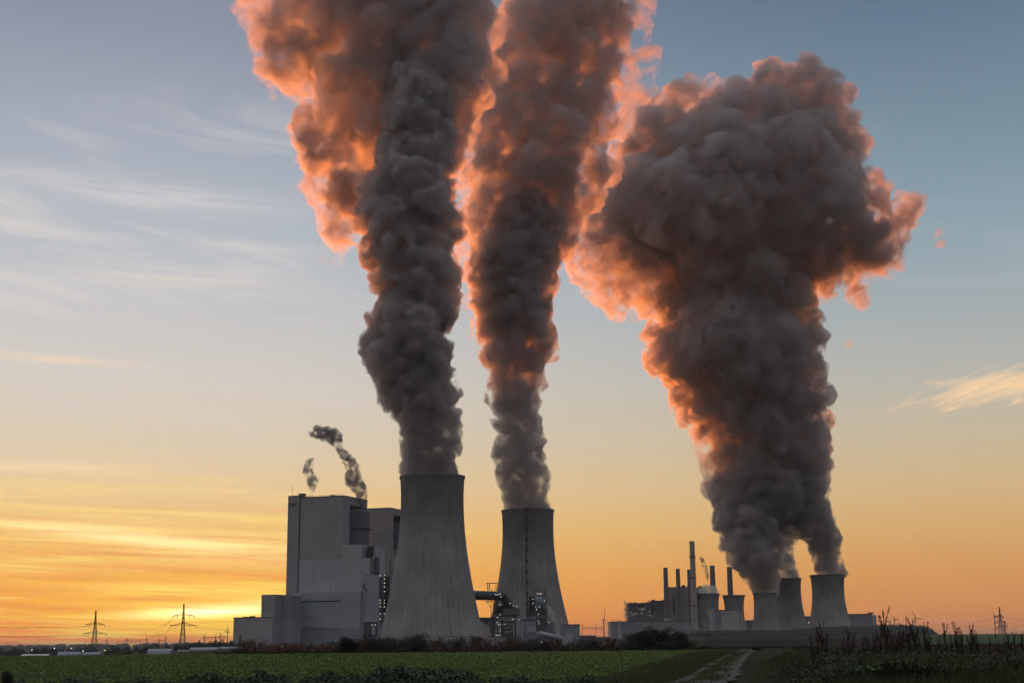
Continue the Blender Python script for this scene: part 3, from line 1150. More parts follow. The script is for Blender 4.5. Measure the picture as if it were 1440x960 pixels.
# stair tower at the left end, proud of the front
xs0, _ = B.on_y(403.8, 760, -2.2)
xs1, _ = B.on_y(419.3, 760, -2.2)
zs_t = B.on_y(412, 696.5, -2.2)[1]
MB().box(xs0, xs1, -2.2, 24, -1, zs_t).build('stair_tower', M['clad_dark'], B.root)
MB().box(xs1, x_l + 0.6, -0.5, 0.05, B.on_y(420, 832, 0)[1], z_top - 1).build('joint', M['hole'], B.root)
MB().box(xs1 - 3.5, xs1 + 3.0, 2, 9, zs_t + 0.003, zs_t + 2.6).build('roof_hut', M['steel_mid'], B.root)
xm = B.on_y(411, 690, 2)[0]
MB().tube((xm, 2, zs_t), (xm, 2, B.on_y(411, 679.5, 2)[1]), 0.30, 0.12, 5).build('mast', M['steel_dark'], B.root)
rail = MB()
for k in range(22):
    x = x_l + (x_r - x_l) * k / 21
    rail.box(x - 0.12, x + 0.12, 1.0, 1.24, z_top + 0.003, z_top + 2.3)
rail.box(x_l, x_r, 1.0, 1.2, z_top + 2.3, z_top + 2.5)
rail.build('roof_railing', M['steel_dark'], B.root)
for (u0, u1, hh_) in ((0.08, 0.14, 2.6), (0.30, 0.46, 1.9), (0.62, 0.67, 3.4), (0.80, 0.90, 2.2)):
    MB().box(x_l + (x_r - x_l) * u0, x_l + (x_r - x_l) * u1, 8, 16, z_top + 0.003, z_top + hh_).build('roof_unit', M['steel_mid'], B.root)
# the lettering on the stair tower (three strokes letters, 3.6 m tall)
zl1 = B.on_y(412, 707.0, -2.2)[1]
zl0 = B.on_y(412, 712.2, -2.2)[1]
lx = [B.on_y(a, 710, -2.2)[0] for a in (405.8, 409.0, 409.9, 413.9, 414.9, 417.6)]
lh = zl1 - zl0


def strokes(mb, segs, x0, x1, z0, h, y, th=0.5):
    for (ax, az_, bx, bz) in segs:
        a = Vector((x0 + (x1 - x0) * ax, 0, z0 + h * az_))
        b = Vector((x0 + (x1 - x0) * bx, 0, z0 + h * bz))
        d = (b - a).normalized()
        n_ = Vector((-d.z, 0, d.x)) * th / 2
        a -= d * th * 0.3
        b += d * th * 0.3
        q = [a - n_, b - n_, b + n_, a + n_]
        mb.prism([(p.x, p.z) for p in q], y - 0.25, y)


R_ = [(0, 0, 0, 1), (0, 1, .8, 1), (.8, 1, .9, .78), (.9, .78, .8, .52), (.8, .52, 0, .52), (.45, .52, 1, 0)]
W_ = [(0, 1, .25, 0), (.25, 0, .5, .8), (.5, .8, .75, 0), (.75, 0, 1, 1)]
E_ = [(0, 0, 0, 1), (0, 1, 1, 1), (0, .5, .85, .5), (0, 0, 1, 0)]
for i, seg in enumerate((R_, W_, E_)):
    mb = MB()
    for j, s_ in enumerate(seg):
        strokes(mb, [s_], lx[2 * i], lx[2 * i + 1], zl0, lh, -2.205 - 0.004 * j)
    mb.build('letter', M['letter'], B.root)
# lighter block low on the right, in front of the right wall (steps up to the silo)
xb0 = B.on_y(421.5, 805, -0.6)[0]
xb1 = B.on_y(483.0, 805, -0.6)[0]
zb_t = B.on_y(452, 786.5, -0.6)[1]
MB().box(x_l + 0.7, x_r + 0.2, -0.6, 0.0 - 0.003, -1, zb_t).build('apron_panel', M['clad_light'], B.root)
# side block: its front is flush with the corner, stepping down to the right
xq0 = x_r + 0.003
xq1 = B.on_y(509.0, 790, 0)[0]
zq1 = B.on_y(496, 765.5, 0)[1]
MB().box(xq0, xq1, -0.8, 26, -1, zq1).build('side_block', M['clad_light'], B.root)
xq2 = B.on_y(525.5, 800, 0)[0]
zq2 = B.on_y(517, 784, 0)[1]
MB().box(xq1 + 0.003, xq2, -0.4, 30, -1, zq2).build('side_step', M['clad_light'], B.root)
xh0 = B.on_y(516.6, 776, 6)[0]
xh1 = B.on_y(525.0, 776, 6)[0]
MB().box(xh0, xh0 + (xh1 - xh0) * 0.86, 6, 20, zq2 + 0.003, B.on_y(520, 767.3, 6)[1]).build('duct_box', M['steel_dark'], B.root)
MB().box(B.on_y(525.2, 790, 8)[0], B.on_y(532.5, 790, 8)[0], 8, 24, -1, B.on_y(530, 768, 8)[1]).build('side_tower', M['clad_light'], B.root)
# low front block
xf0 = B.on_y(409.5, 865, -14)[0]
xf1 = B.on_y(506.5, 865, -14)[0]
zf = B.on_y(457, 832.0, -14)[1]
MB().box(xf0, xf1, -14, -0.81, -1, zf).build('lower_hall', M['clad_blue'], B.root)
zp = B.on_y(457, 883.5, -14.5)[1]
MB().box(xf0 - 0.4, xf1 + 0.4, -14.6, -13.9, -1.2, zp).build('plinth', M['clad_base'], B.root)
for (pa, pb, qa, qb, nm) in ((415.5, 479.5, 844.2, 845.8, 'slot'), (415.0, 479.0, 881.2, 884.4, 'canopy')):
    xa, xb = B.on_y(pa, qa, -14.7)[0], B.on_y(pb, qa, -14.7)[0]
    za, zb = B.on_y((pa + pb) / 2, qb, -14.7)[1], B.on_y((pa + pb) / 2, qa, -14.7)[1]
    MB().box(xa, xb, -15.6 if nm == 'canopy' else -14.3, -13.9 if nm == 'slot' else -14.61, za, zb).build(nm, M['hole'] if nm == 'slot' else M['clad_base'], B.root)
# right low hall
xg1 = B.on_y(544.0, 850, -4)[0]
zg = B.on_y(520, 809.0, -4)[1]
xg0 = xf1 + 0.003
xgm = B.on_y(532.0, 850, -9)[0]
MB().box(xg0, xgm, -9, -0.83, -1, B.on_y(516, 808.5, -9)[1]).build('right_hall', M['clad_blue'], B.root)
MB().box(xgm + 0.003, xg1 + 6, 4, 24, -1, B.on_y(538, 810, 0)[1]).build('right_wing', M['clad_blue'], B.root)
MB().box(B.on_y(511, 885, -9.3)[0], B.on_y(531, 885, -9.3)[0], -9.35, -8.99, -0.9, B.on_y(520, 873.5, -9.3)[1]).build('gate_opening', M['hole'], B.root)
MB().box(B.on_y(523, 885, -9.6)[0], B.on_y(527.2, 885, -9.6)[0], -9.7, -9.36, B.on_y(525, 892, -9.6)[1], B.on_y(525, 880, -9.6)[1]).build('gate_leaf', M['clad_blue'], B.root)
zz0, zz1 = B.on_y(507, 807, -0.82)[1], B.on_y(508, 820, -0.82)[1]
xz0, xz1 = B.on_y(507.2, 815, -15)[0], B.on_y(513, 815, -15)[0]
vp = MB()
vp.tube((xz0, -1.5, zz0), (xz0, -1.5, zz1 + 1), 0.5, 0.5, 6)
vp.tube((xz0, -1.5, zz1 + 1), (xz0 + 1.4, -10, zz1 - 0.5), 0.6, 0.6, 6)
vp.tube((xz0 + 1.4, -10, zz1 - 0.5), (xz0 + 1.4, -10, B.on_y(509, 828, -10)[1]), 0.5, 0.5, 6)
vp.tube((xz0 + 1.4, -10, B.on_y(509, 828, -10)[1]), (xz1, -10, B.on_y(512, 828.6, -10)[1]), 0.5, 0.5, 6)
vp.build('vent_pipe', M['steel_dark'], B.root)


def lattice_tower(name, frame, px0, px1, py0, py1, yl, dep, lamps, parent, levels=10, mat=None, seg=0.35):
    x0 = frame.on_y(px0, py1, yl)[0]
    x1 = frame.on_y(px1, py1, yl)[0]
    zt = frame.on_y((px0 + px1) / 2, py0, yl)[1]
    zb = max(-0.5, frame.on_y((px0 + px1) / 2, py1, yl)[1])
    mb = MB()
    for x in (x0, x1):
        for y in (yl, yl + dep):
            mb.tube((x, y, zb), (x, y, zt), seg, seg, 4)
    for k in range(levels + 1):
        z = zb + (zt - zb) * k / levels
        mb.box(x0, x1, yl, yl + dep, z - 0.18, z + 0.18)
        if k < levels:
            zn = zb + (zt - zb) * (k + 1) / levels
            a, b = ((x0, x1) if k % 2 else (x1, x0))
            mb.tube((a, yl, z), (b, yl, zn), seg * 0.8, seg * 0.8, 4)
            mb.tube((b, yl + dep, z), (a, yl + dep, zn), seg * 0.8, seg * 0.8, 4)
            mb.box(x0 - 0.2, x1 + 0.2, yl - 0.3, yl - 0.2, z + 1.0, z + 1.2)
    o = mb.build(name, mat or M['steel_dark'], parent)
    for (lx_, ly_) in lamps:
        q = frame.on_y(lx_, ly_, yl - 0.8)
        lamp_at(o, (q[0], yl - 0.8, q[1]))
    return o


lattice_tower('stair_lattice', B, 535.0, 541.5, 808.5, 873, -6, 9,
              [(534.8, 808.8), (540.8, 808.8), (540.8, 813.5), (540.8, 819.3), (540.6, 824.6), (540.8, 831.2), (534.8, 843.3), (540.6, 843.3),
               (534.8, 847.3), (540.6, 847.3), (534.8, 852.7), (540.6, 852.7), (534.8, 862.6), (540.6, 862.6), (534.8, 869.6), (540.6, 869.6)], B.root, 14)
lattice_tower('stair_lattice', B, 521.5, 528.5, 782, 809, -3, 8, [(525.5, 782.4)], B.root, 6)
for q in ((525.2, 878.2), (530.0, 878.0), (533, 894.6), (474.2, 900.2)):
    p = B.on_y(q[0], q[1], -12)
    lamp_at(B.root, (p[0], -16, p[1]), 0.55)
# ---- second boiler house behind
B2 = Frame('boiler_house', 'second boiler house showing between the first one and the tallest tower', 'power station', 548, 1870, TH)
xa = B2.on_y(470, 800, 0)[0]
xb, zb2 = B2.on_y(548, 714.5, 0)
dr2 = B2.on_x(575, 760, xb)[0]
ya2, yb2 = B2.on_x(553.5, 750, xb)[0], B2.on_x(572, 750, xb)[0]
zt2 = B2.on_x(556, 724, xb)[1]
zc2 = B2.on_x(556, 774, xb)[1]
mb = MB()
mb.box(xa, xb - 20, 0, dr2, -1, zb2)
mb.box(xb - 20, xb, 0, ya2, -1, zb2)
mb.box(xb - 20, xb, yb2, dr2, -1, zb2)
mb.box(xb - 20, xb, ya2, yb2, zt2, zb2)
mb.box(xb - 20, xb, ya2, yb2, -1, zc2)
mb.build('upper_block', M['clad_rear'], B2.root)
MB().box(xa, xb + 0.3, -0.35, 0.9, zb2, zb2 + 1.3).box(xb - 0.9, xb + 0.35, 0.91, dr2, zb2, zb2 + 1.3).build('parapet', M['steel_mid'], B2.root)
MB().lathe([((yb2 - ya2) * 0.45, zc2 + 0.01), ((yb2 - ya2) * 0.45, zt2 - 9)], 40, xb - 7, (ya2 + yb2) / 2, True).build('silo', M['silo'], B2.root)
mb = MB()
for k in range(2):
    yy0 = ya2 + (yb2 - ya2) * k / 2
    yy1 = ya2 + (yb2 - ya2) * (k + 1) / 2
    mb.tube((xb - 2, yy0, zt2 - 10), (xb - 2, (yy0 + yy1) / 2, zt2 - 1), 0.6, 0.6, 4)
    mb.tube((xb - 2, (yy0 + yy1) / 2, zt2 - 1), (xb - 2, yy1, zt2 - 10), 0.6, 0.6, 4)
mb.build('roof_truss', M['steel_dark'], B2.root)
MB().box(xb + 0.003, xb + 30, 4, 50, -1, B2.on_y(540, 784, 4)[1]).build('side_block', M['clad_light'], B2.root)

# ---- the low annexes at the left end
A = Frame('annex_building', 'grey flat-roofed annex at the left foot of the boiler house', 'building', 383.5, 1600, TH)
xa0 = A.on_y(328.0, 890, 0)[0]
xa1, za = A.on_y(383.5, 868, 0)
MB().box(xa0, xa1, 0, 70, -1, za).build('low_wing', M['clad_mauve'], A.root)
MB().box(xa0 - 0.3, xa1 + 0.3, -0.3, 0.8, za, za + 1.0).build('parapet', M['steel_dark'], A.root)
xb0, xb1 = A.on_y(367.5, 850, 4)[0], A.on_y(386.5, 850, 4)[0]
zb_ = A.on_y(376, 835.5, 4)[1]
MB().box(xb0, xb1, 4, 78, za - 2 if za > 2 else 0, zb_).build('upper_wing', M['clad_mauve'], A.root)
MB().box(xb1 + 0.003, xb1 + 12, 20, 42, -1, A.on_y(395, 838, 20)[1]).build('link_block', M['clad_dark'], A.root)
MB().box(A.on_y(336, 898, -0.2)[0], A.on_y(338.7, 898, -0.2)[0], -0.25, -0.003, -0.9, A.on_y(337, 892, -0.2)[1]).build('door', M['hole'], A.root)
MB().box(A.on_y(347, 898, 30)[0], A.on_y(353, 898, 30)[0], 20, 26, za + 0.003, za + 2.2).box(A.on_y(357, 898, 30)[0], A.on_y(361, 898, 30)[0], 20, 26, za + 0.003, za + 2.8).build('roof_unit', M['steel_mid'], A.root)
for q in ((381.5, 910.5), (396.5, 909.0)):
    p = A.on_y(q[0], q[1], -6)
    lamp_at(A.root, (p[0], -6, max(1.0, p[1])), 0.7)

# ---- noise barrier of upright panels round the foot of the tallest tower
nb = thing('noise_barrier', 'pale upright panel fence round the foot of the tallest cooling tower', 'fence', G(620, 1385))
pm_ = MB()
pst = []
for k in range(0, 45):
    px = 528 + k * 4.1
    D = 1385 + 0.10 * abs(px - 607)
    q0, q1 = G(px, D) - nb.location, G(px + 4.1, D) - nb.location
    zt = P(px, 895.6, D).z
    pm_.box(q0.x + 0.35, q1.x - 0.35, q0.y - 0.1, q0.y + 0.1, 0, zt)
    pst.append((q0.x, q0.y, zt))
pm_.build('panels', M['post_white'], nb)
for (x, y, zt) in pst:
    MB().box(x - 0.33, x + 0.33, y - 0.45, y + 0.3, 0, zt + 0.9).build('post', M['steel_dark'], nb)

# ------------------------------------------------------------------ pipe works between the two large towers
W = Frame('scrubber_plant', 'dark pipe works with lit stair tower between the two large cooling towers', 'industrial plant', 705, 1600, 0.0)
wr = W.root


def wp(px, py, y=0.0):
    q = W.on_y(px, py, y)
    return Vector((q[0], y, q[1]))


d0, d1 = wp(660, 836.3, 6), wp(703, 837.5, 6)
rd = (wp(680, 829.5, 6).z - wp(680, 842.5, 6).z) / 2
dc = MB().tube(d0, d1, rd, rd, 20)
duct = dc.build('flue_duct', M['steel_blue'], wr)
rbm = MB()
for k in range(9):
    p = d0.lerp(d1, (k + 0.5) / 9)
    rbm.tube(p - Vector((0.35, 0, 0)), p + Vector((0.35, 0, 0)), rd + 0.5, rd + 0.5, 20)
rbm.build('stiffener_ring', M['steel_dark'], duct)
el = MB()
prev = d1
for (a, b) in ((707, 838.5), (710.5, 842), (713.5, 847), (717, 853)):
    p = wp(a, b, 6)
    el.tube(prev, p, rd * 0.98, rd * 0.9, 16)
    prev = p
el.tube(prev, wp(721, 866, 6), rd * 0.9, rd * 0.75, 16)
el.build('bent_duct', M['steel_dark'], wr)
gt = MB()
for a in (685.6, 688.4, 697.5):
    gt.tube(wp(a, 830, 6), wp(a, 819.5, 6), 0.55, 0.55, 4)
gt.tube(wp(683.5, 819.7, 6), wp(699.5, 819.5, 6), 0.6, 0.6, 4)
gt.tube(wp(685.6, 830, 6), wp(688.4, 820, 6), 0.3, 0.3, 4)
for a in (691, 693, 695):
    gt.tube(wp(a, 830, 6), wp(a, 826.6, 6), 0.25, 0.25, 4)
gt.build('hoist_frame', M['steel_dark'], wr)
hb = MB()
hb.tube(wp(682.5, 845.4, 6), wp(700.5, 845.2, 6), 0.6, 0.6, 4)
for a in (690.5, 693.5, 696.3, 699.5):
    hb.tube(wp(a, 845, 6), wp(a, 910, 6), 0.5, 0.5, 4)
hb.tube(wp(685, 845.5, 6), wp(690, 854, 6), 0.4, 0.4, 4)
for k in range(10):
    hb.tube(wp(693.5, 847 + k * 3, 6), wp(699.5, 849.5 + k * 3, 6), 0.3, 0.3, 4)
    hb.tube(wp(693.5, 849.5 + k * 3, 6), wp(699.5, 847 + k * 3, 6), 0.3, 0.3, 4)
hb.build('duct_support', M['steel_dark'], wr)
lattice_tower('stair_lattice', W, 698.5, 707.0, 846, 905, -4, 8,
              [(697, 835.2), (700, 835.5), (703.5, 834.4), (704.2, 838.6), (703, 849.6), (703.2, 863.6), (699.5, 867.3), (698.8, 874.5), (700.8, 877.6),
               (703.6, 877.6), (709.2, 877.4), (697, 885.4), (703.8, 885.4), (697.5, 892.4), (700.3, 892.5), (703.8, 892.7), (706.5, 899),
               (717.4, 847.9), (721.9, 852.2), (726.6, 852.0), (721.3, 870.0), (729.6, 870.4), (706.4, 902.5), (722, 898.8)], wr, 16)
# hopper-shaped absorber house and its platforms
MB().prism([tuple((wp(a, b, 4).x, wp(a, b, 4).z)) for a, b in ((694.5, 862), (703, 852), (716, 849), (727, 855), (730, 864), (727, 866.5), (700, 866.5))], 4, 18).build('absorber_hood', M['steel_dark'], wr)
W.box(706, 730.5, 855, 864, 0, 12).build('platform', M['steel_mid'], wr)
W.box(708, 728, 866.8, 872.4, 2, 14).build('platform', M['brick'], wr)
W.box(704, 726, 872.8, 905, 3, 22, ground=True).build('absorber_house', M['steel_dark'], wr)
for (a, b, c, d) in ((709, 721, 876, 878.2), (709, 721, 881, 883.2), (709, 721, 886, 888.5)):
    W.box(a, b, c, d, 2.6, 0.35).build('louvre', M['brick'], wr)
for a, t_ in ((722.6, 874), (727.6, 871), (730.6, 872), (733.6, 871)):
    MB().tube(wp(a, 905, 1), wp(a, t_, 1), 0.55, 0.55, 8).build('vent_stack', M['pipe_light'], wr)
# low shed with a pent end beside the tallest tower
sh_ = Frame('low_shed', 'low dark shed with a pale gable end, between the tallest tower and the pipe works', 'shed', 685, 1560)
MB().prism([(sh_.on_y(a, b)[0], sh_.on_y(a, b)[1]) for a, b in ((666, 871), (676, 872.5), (687.5, 880), (690, 892), (676, 896))], 0, 0.6).build('gable', M['old_light'], sh_.root)
MB().prism([(sh_.on_y(a, b)[0], sh_.on_y(a, b)[1]) for a, b in ((665, 870), (667, 867.5), (697, 867.5), (697, 905), (688, 905), (690.5, 892), (687.8, 879.6))], 0.7, 25).build('roof', M['steel_dark'], sh_.root)

# second scrubber in front of the second tower
V = Frame('scrubber_plant', 'blue round-topped vessel in a dark scaffold before the second cooling tower', 'industrial plant', 757, 1700, 0.0)
vr = V.root


def vpx(px, py, y=0.0):
    q = V.on_y(px, py, y)
    return Vector((q[0], y, q[1]))


vb, vt = vpx(758.2, 854, 6), vpx(758.2, 843, 6)
rv = vpx(764.2, 848, 6).x - vpx(758.2, 848, 6).x
prof = [(rv, vb.z), (rv, vt.z)] + [(rv * math.cos(a), vt.z + rv * 0.75 * math.sin(a)) for a in (0.4, 0.8, 1.2, 1.5)]
MB().lathe(prof, 32, vb.x, 6, True).build('vessel', M['vessel'], vr, True)
sc = MB()
for a in (741.5, 746, 750.5, 766.5):
    sc.tube(vpx(a, 905, 8), vpx(a, 829 if a > 750 else 838, 8), 0.45, 0.45, 4)
for b in (829, 837.5):
    sc.tube(vpx(750, b, 8), vpx(763 if b < 830 else 767, b, 8), 0.45, 0.45, 4)
for k in range(9):
    b = 838.5 + k * 6
    sc.box(vpx(741, b).x, vpx(752.5 if k < 3 else 770, b).x, 7, 11, vpx(745, b + 0.7, 8).z, vpx(745, b, 8).z)
    sc.tube(vpx(741.5, b, 8), vpx(750.5, b + 6, 8), 0.3, 0.3, 4)
sc.build('scaffold', M['steel_dark'], vr)
V.box(744, 752.5, 839, 855, 6, 6).build('pump_cabin', M['steel_dark'], vr)
V.box(742, 772, 854.5, 867, 10, 8).build('duct_casing', M['brick'], vr)
V.box(754, 769, 867.5, 886, 8, 8).build('filter_house', M['steel_dark'], vr)
for a in (770.5, 773.5, 776.5, 779.5):
    MB().tube(vpx(a, 905, 5), vpx(a, 872, 5), 1.15, 1.15, 12).build('tank', M['steel_mid'], vr)
W.box(734.5, 754.2, 871.5, 905, 30, 20, ground=True)
V.box(734.5, 753.8, 871.6, 905, -2, 18, ground=True).build('control_building', M['clad_base'], vr)
V.box(734.0, 754.3, 870.6, 872.4, -2.4, 19).build('flat_roof', M['hole'], vr)
V.box(741.5, 753.5, 881, 889, -5, 2.99).build('porch', M['clad_blue'], vr)
for q in ((755.6, 834.3), (758.2, 834.3), (760.8, 834.3), (749.5, 841.7), (749.6, 848), (765.5, 844.3), (753.3, 852.6), (758.5, 852.6), (754.7, 856.4),
          (757.1, 863.5), (757, 872.7), (758, 876.4), (772, 874.3), (760.3, 899.5), (767.4, 899.6), (761.5, 902.0), (780, 902.3), (745, 900.5)):
    p = vpx(q[0], q[1], -1.0)
    lamp_at(vr, p, 0.62)
# conveyor tube and hopper
C = Frame('conveyor', 'grey sloping conveyor tube running down to a square hopper', 'conveyor', 775, 1500)
c0, c1 = C.on_y(757.5, 889.5), C.on_y(790, 896.5)
rc = (C.on_y(760, 886)[1] - C.on_y(760, 892.6)[1]) / 2
MB().tube((c0[0], 0, c0[1]), (c1[0], 0, c1[1]), rc, rc * 0.85, 18).build('tube', M['clad_light'], C.root, True)
MB().prism([(C.on_y(a, b)[0], C.on_y(a, b)[1]) for a, b in ((790, 899), (797, 888), (807, 890), (803, 904), (790, 904))], -3, 9).build('hopper', M['clad_light'], C.root)
cl = MB()
for a, b in ((762, 892), (772, 894), (782, 896)):
    q = C.on_y(a, b)
    cl.tube((q[0], 0, q[1]), (q[0], 0, -0.3), 0.3, 0.3, 5)
cl.build('trestle', M['steel_dark'], C.root)
K = Frame('flat_roofed_building', 'dark blue-grey flat-roofed box building at the right foot of the second cooling tower', 'building', 802, 1680)
K.box(789.5, 815.5, 878.4, 908, 0, 26, ground=True).build('wall', M['clad_base'], K.root)
K.box(789.2, 815.9, 877.2, 878.5, -0.3, 26.6).build('roof', M['steel_dark'], K.root)
K.box(794, 800, 889, 893, -0.2, 0.19).build('opening', M['hole'], K.root)

# gantry on the skyline right of it
gn = Frame('switchyard_gantry', 'thin switchyard gantry on the orange skyline right of the box building', 'gantry', 830, 1800)
mb = MB()
for a in (818.5, 838.0):
    q0, q1 = gn.on_y(a, 905), gn.on_y(a, 875)
    mb.tube((q0[0], 0, -0.4), (q1[0], 0, q1[1]), 0.45, 0.3, 4)
mb.build('post', M['lattice'], gn.root)
mb = MB()
for b in (881.5, 884.0):
    q0, q1 = gn.on_y(818.5, b), gn.on_y(848, b)
    mb.tube((q0[0], 0, q0[1]), (q1[0], 0, q1[1]), 0.3, 0.3, 4)
for k in range(10):
    a = 818.5 + k * 3
    q0, q1 = gn.on_y(a, 881.5), gn.on_y(a + 1.5, 884)
    mb.tube((q0[0], 0, q0[1]), (q1[0], 0, q1[1]), 0.2, 0.2, 4)
mb.build('crossbeam', M['lattice'], gn.root)

# ------------------------------------------------------------------ the older plant to the right


def block(label, px0, px1, py0, D, depth, mat, name='building', cat='building', roof=True, base=None, group=None, roof_mat=None):
    f_ = Frame(name, label, cat, (px0 + px1) / 2, D, group=group)
    f_.box(px0, px1, py0, 900, 0, depth, ground=True).build('wall', mat, f_.root)
    if roof:
        f_.box(px0 - 0.3, px1 + 0.3, py0 - 0.7, py0 + 0.1, -0.4, depth + 0.8).build('roof', roof_mat or M['steel_dark'], f_.root)
    return f_


old_low = block('long low grey hall left of the old chimneys, behind the big dark shrub', 858.5, 972, 873.5, 2300, 60, M['old_block'])
old_low.box(869.5, 873.5, 872.0, 896, -1.2, 1.19, ground=True).build('pale_strip', M['old_light'], old_low.root)
old_low.box(936, 944, 868.5, 872.7, 5, 20).build('roof_house', M['old_light'], old_low.root)
old_low.box(945, 976, 880, 884, -0.6, 0.59).build('band', M['brick'], old_low.root)
for a in (861, 864, 868, 874, 880):
    q = old_low.on_y(a, 872.6)
    MB().tube((q[0], 4, q[1]), (q[0], 4, old_low.on_y(a, 870.0)[1]), 0.5, 0.4, 5).build('roof_post', M['steel_dark'], old_low.root)
rng = random.Random(3)
for (a, b, c, lab, cnt) in ((883.5, 916.5, 848.0, 'dark steel-framed boiler block with scattered lit windows, left part of the old plant', 14),
                            (915.2, 936.5, 844.5, 'dark boiler block with a stepped roof just left of the first chimney', 6)):
    bb = block(lab, a, b, c, 2440 if a < 900 else 2475, 45, M['old_block'], roof_mat=M['hole'])
    fr = MB()
    for k in range(7):
        x = a + (b - a) * k / 6
        bb.box(x - 0.25, x + 0.25, c, 875, -1.2, 1.19, fr)
    for k in range(6):
        y_ = c + 2 + (873 - c) * k / 6
        bb.box(a, b, y_ - 0.25, y_ + 0.25, -1.25, 0.04, fr)
    fr.build('steel_frame', M['steel_dark'], bb.root)
    for k in range(5):
        x = a + rng.uniform(0.04, 0.9) * (b - a)
        bb.box(x, x + rng.uniform(1.5, 3.2), c - 0.7 - rng.uniform(0.6, 1.6), c - 0.705, 4 + 2 * k, 9).build('roof_unit', M['steel_dark'], bb.root)
    for k in range(cnt):
        q = bb.on_y(a + rng.uniform(0.02, 0.98) * (b - a), c + rng.uniform(2, 24), -1.5)
        lamp_at(bb.root, (q[0], -1.6, q[1]), rng.choice((0.16, 0.2, 0.28)), rng.random() < 0.3)
hi = block('tall grey boiler hall standing between the first chimneys of the old plant', 940.5, 973, 825.5, 2480, 40, M['brick'])
hi.box(946.5, 948.8, 839, 862, -0.25, 0.2).build('window_strip', M['hole'], hi.root)
hi.box(957, 971, 826, 876, -1.4, 1.39).build('side_bay', M['old_block'], hi.root)
hi.box(960, 970, 862, 875, -2.2, 0.79).build('vent_house', M['brick'], hi.root)
for a, b in ((959, 963.5), (967, 969)):
    hi.box(a, b, 822.2, 824.78, 6, 8).build('roof_unit', M['steel_dark'], hi.root)
hi2 = block('dark hall roof showing over the small steaming tower', 975, 996, 826.5, 2700, 30, M['old_block'])
hi2.box(982.5, 987.5, 823.4, 825.78, 4, 10).build('roof_unit', M['steel_dark'], hi2.root)
bf = block('pale square block in front of the two small flared towers', 1005.5, 1040, 857.5, 2430, 32, M['old_light'])
bf.box(997, 1005.2, 855.5, 893, 2, 24, ground=True).build('narrow_bay', M['old_light'], bf.root)
bf.box(1005.5, 1014.5, 858, 893, -0.25, 0.2, ground=True).build('dark_bay', M['old_block'], bf.root)
bf.box(1041.2, 1044.2, 860, 893, 2, 6, ground=True).build('pale_stack', M['old_light'], bf.root)
bf.box(990.5, 996.3, 868.0, 893, 6, 10, ground=True).build('dark_shed', M['brick'], bf.root)
block('dark low building between the flared tower and the streaked tower', 1049, 1064, 872.0, 2800, 40, M['steel_mid'])
bg = block('low dark building glimpsed between the two rightmost cooling towers', 1132, 1150, 866.5, 2900, 40, M['steel_mid'])
bg.box(1136.5, 1141.5, 873.6, 876.0, -0.3, 0.25).build('sky_gap_glow', M['lit'], bg.root)  # glowing panel added on the wall in place of a see-through sky gap
br_ = block('flat-roofed grey building right of the rightmost cooling tower', 1190, 1227, 863.2, 2700, 50, M['old_block'])
br_.box(1224.5, 1233, 864.2, 893, 2, 40, ground=True).build('end_bay', M['old_light'], br_.root)
br_.box(1222, 1228.5, 860.4, 862.4, 4, 12).build('roof_house', M['steel_dark'], br_.root)
block('low dark sheds on the skyline right of the wind turbine', 815, 838, 893.5, 1900, 30, M['steel_dark'], 'low_shed', 'shed')
block('low dark shed left of the long hall', 836, 858, 895.5, 2000, 30, M['steel_dark'], 'low_shed', 'shed')

for (xt, yt, wt, xb_, D, mt, lab) in (
        (936.8, 798.3, 3.0, 939.0, 2400, 'chimney', 'dark slender chimney at the left end of the old plant'),
        (953.8, 799.8, 2.8, 956.5, 2400, 'chimney', 'dark slender chimney, second from the left in the old plant'),
        (969.3, 800.8, 2.2, 972.0, 2480, 'chimney', 'dark chimney mostly hidden behind the tallest chimney'),
        (973.0, 761.2, 3.5, 978.0, 2350, 'chimney_pale', 'tallest chimney of the old plant, pale at the foot'),
        (1002.2, 795.2, 3.4, 1005.6, 2560, 'chimney', 'dark chimney rising behind the small steaming tower'),
        (1027.0, 797.2, 3.5, 1030.0, 2560, 'chimney', 'dark chimney rising behind the small flared tower without steam')):
    f_ = Frame('chimney', lab, 'chimney', xb_, D, group='chimneys of the old plant')
    m_ = D / FPX
    zt = P(xt, yt, D).z - f_.g.z
    n_ = 16
    wb = wt * 1.32
    prof = [((wb + (wt - wb) * k / n_) * m_, -1 + (zt + 1) * k / n_) for k in range(n_ + 1)]
    MB().lathe(prof, 28).build('shaft', M[mt], f_.root, True)
    MB().lathe([(wt * m_ - 1.2, zt - 0.5), (wt * m_ + 0.25, zt - 0.5), (wt * m_ + 0.25, zt + 0.6), (wt * m_ - 1.2, zt + 0.6), (wt * m_ - 1.2, zt - 0.5)], 28).build('rim', M['rim'], f_.root)
    if mt == 'chimney_pale':
        for zz in (0.33, 0.62, 0.84):
            rr = (wb + (wt - wb) * zz) * m_
            MB().lathe([(rr - 0.3, zt * zz - 0.7), (rr + 1.2, zt * zz - 0.7), (rr + 1.2, zt * zz + 0.7), (rr - 0.3, zt * zz + 0.7), (rr - 0.3, zt * zz - 0.7)], 24).build('platform', M['steel_dark'], f_.root)

# ------------------------------------------------------------------ wind turbines


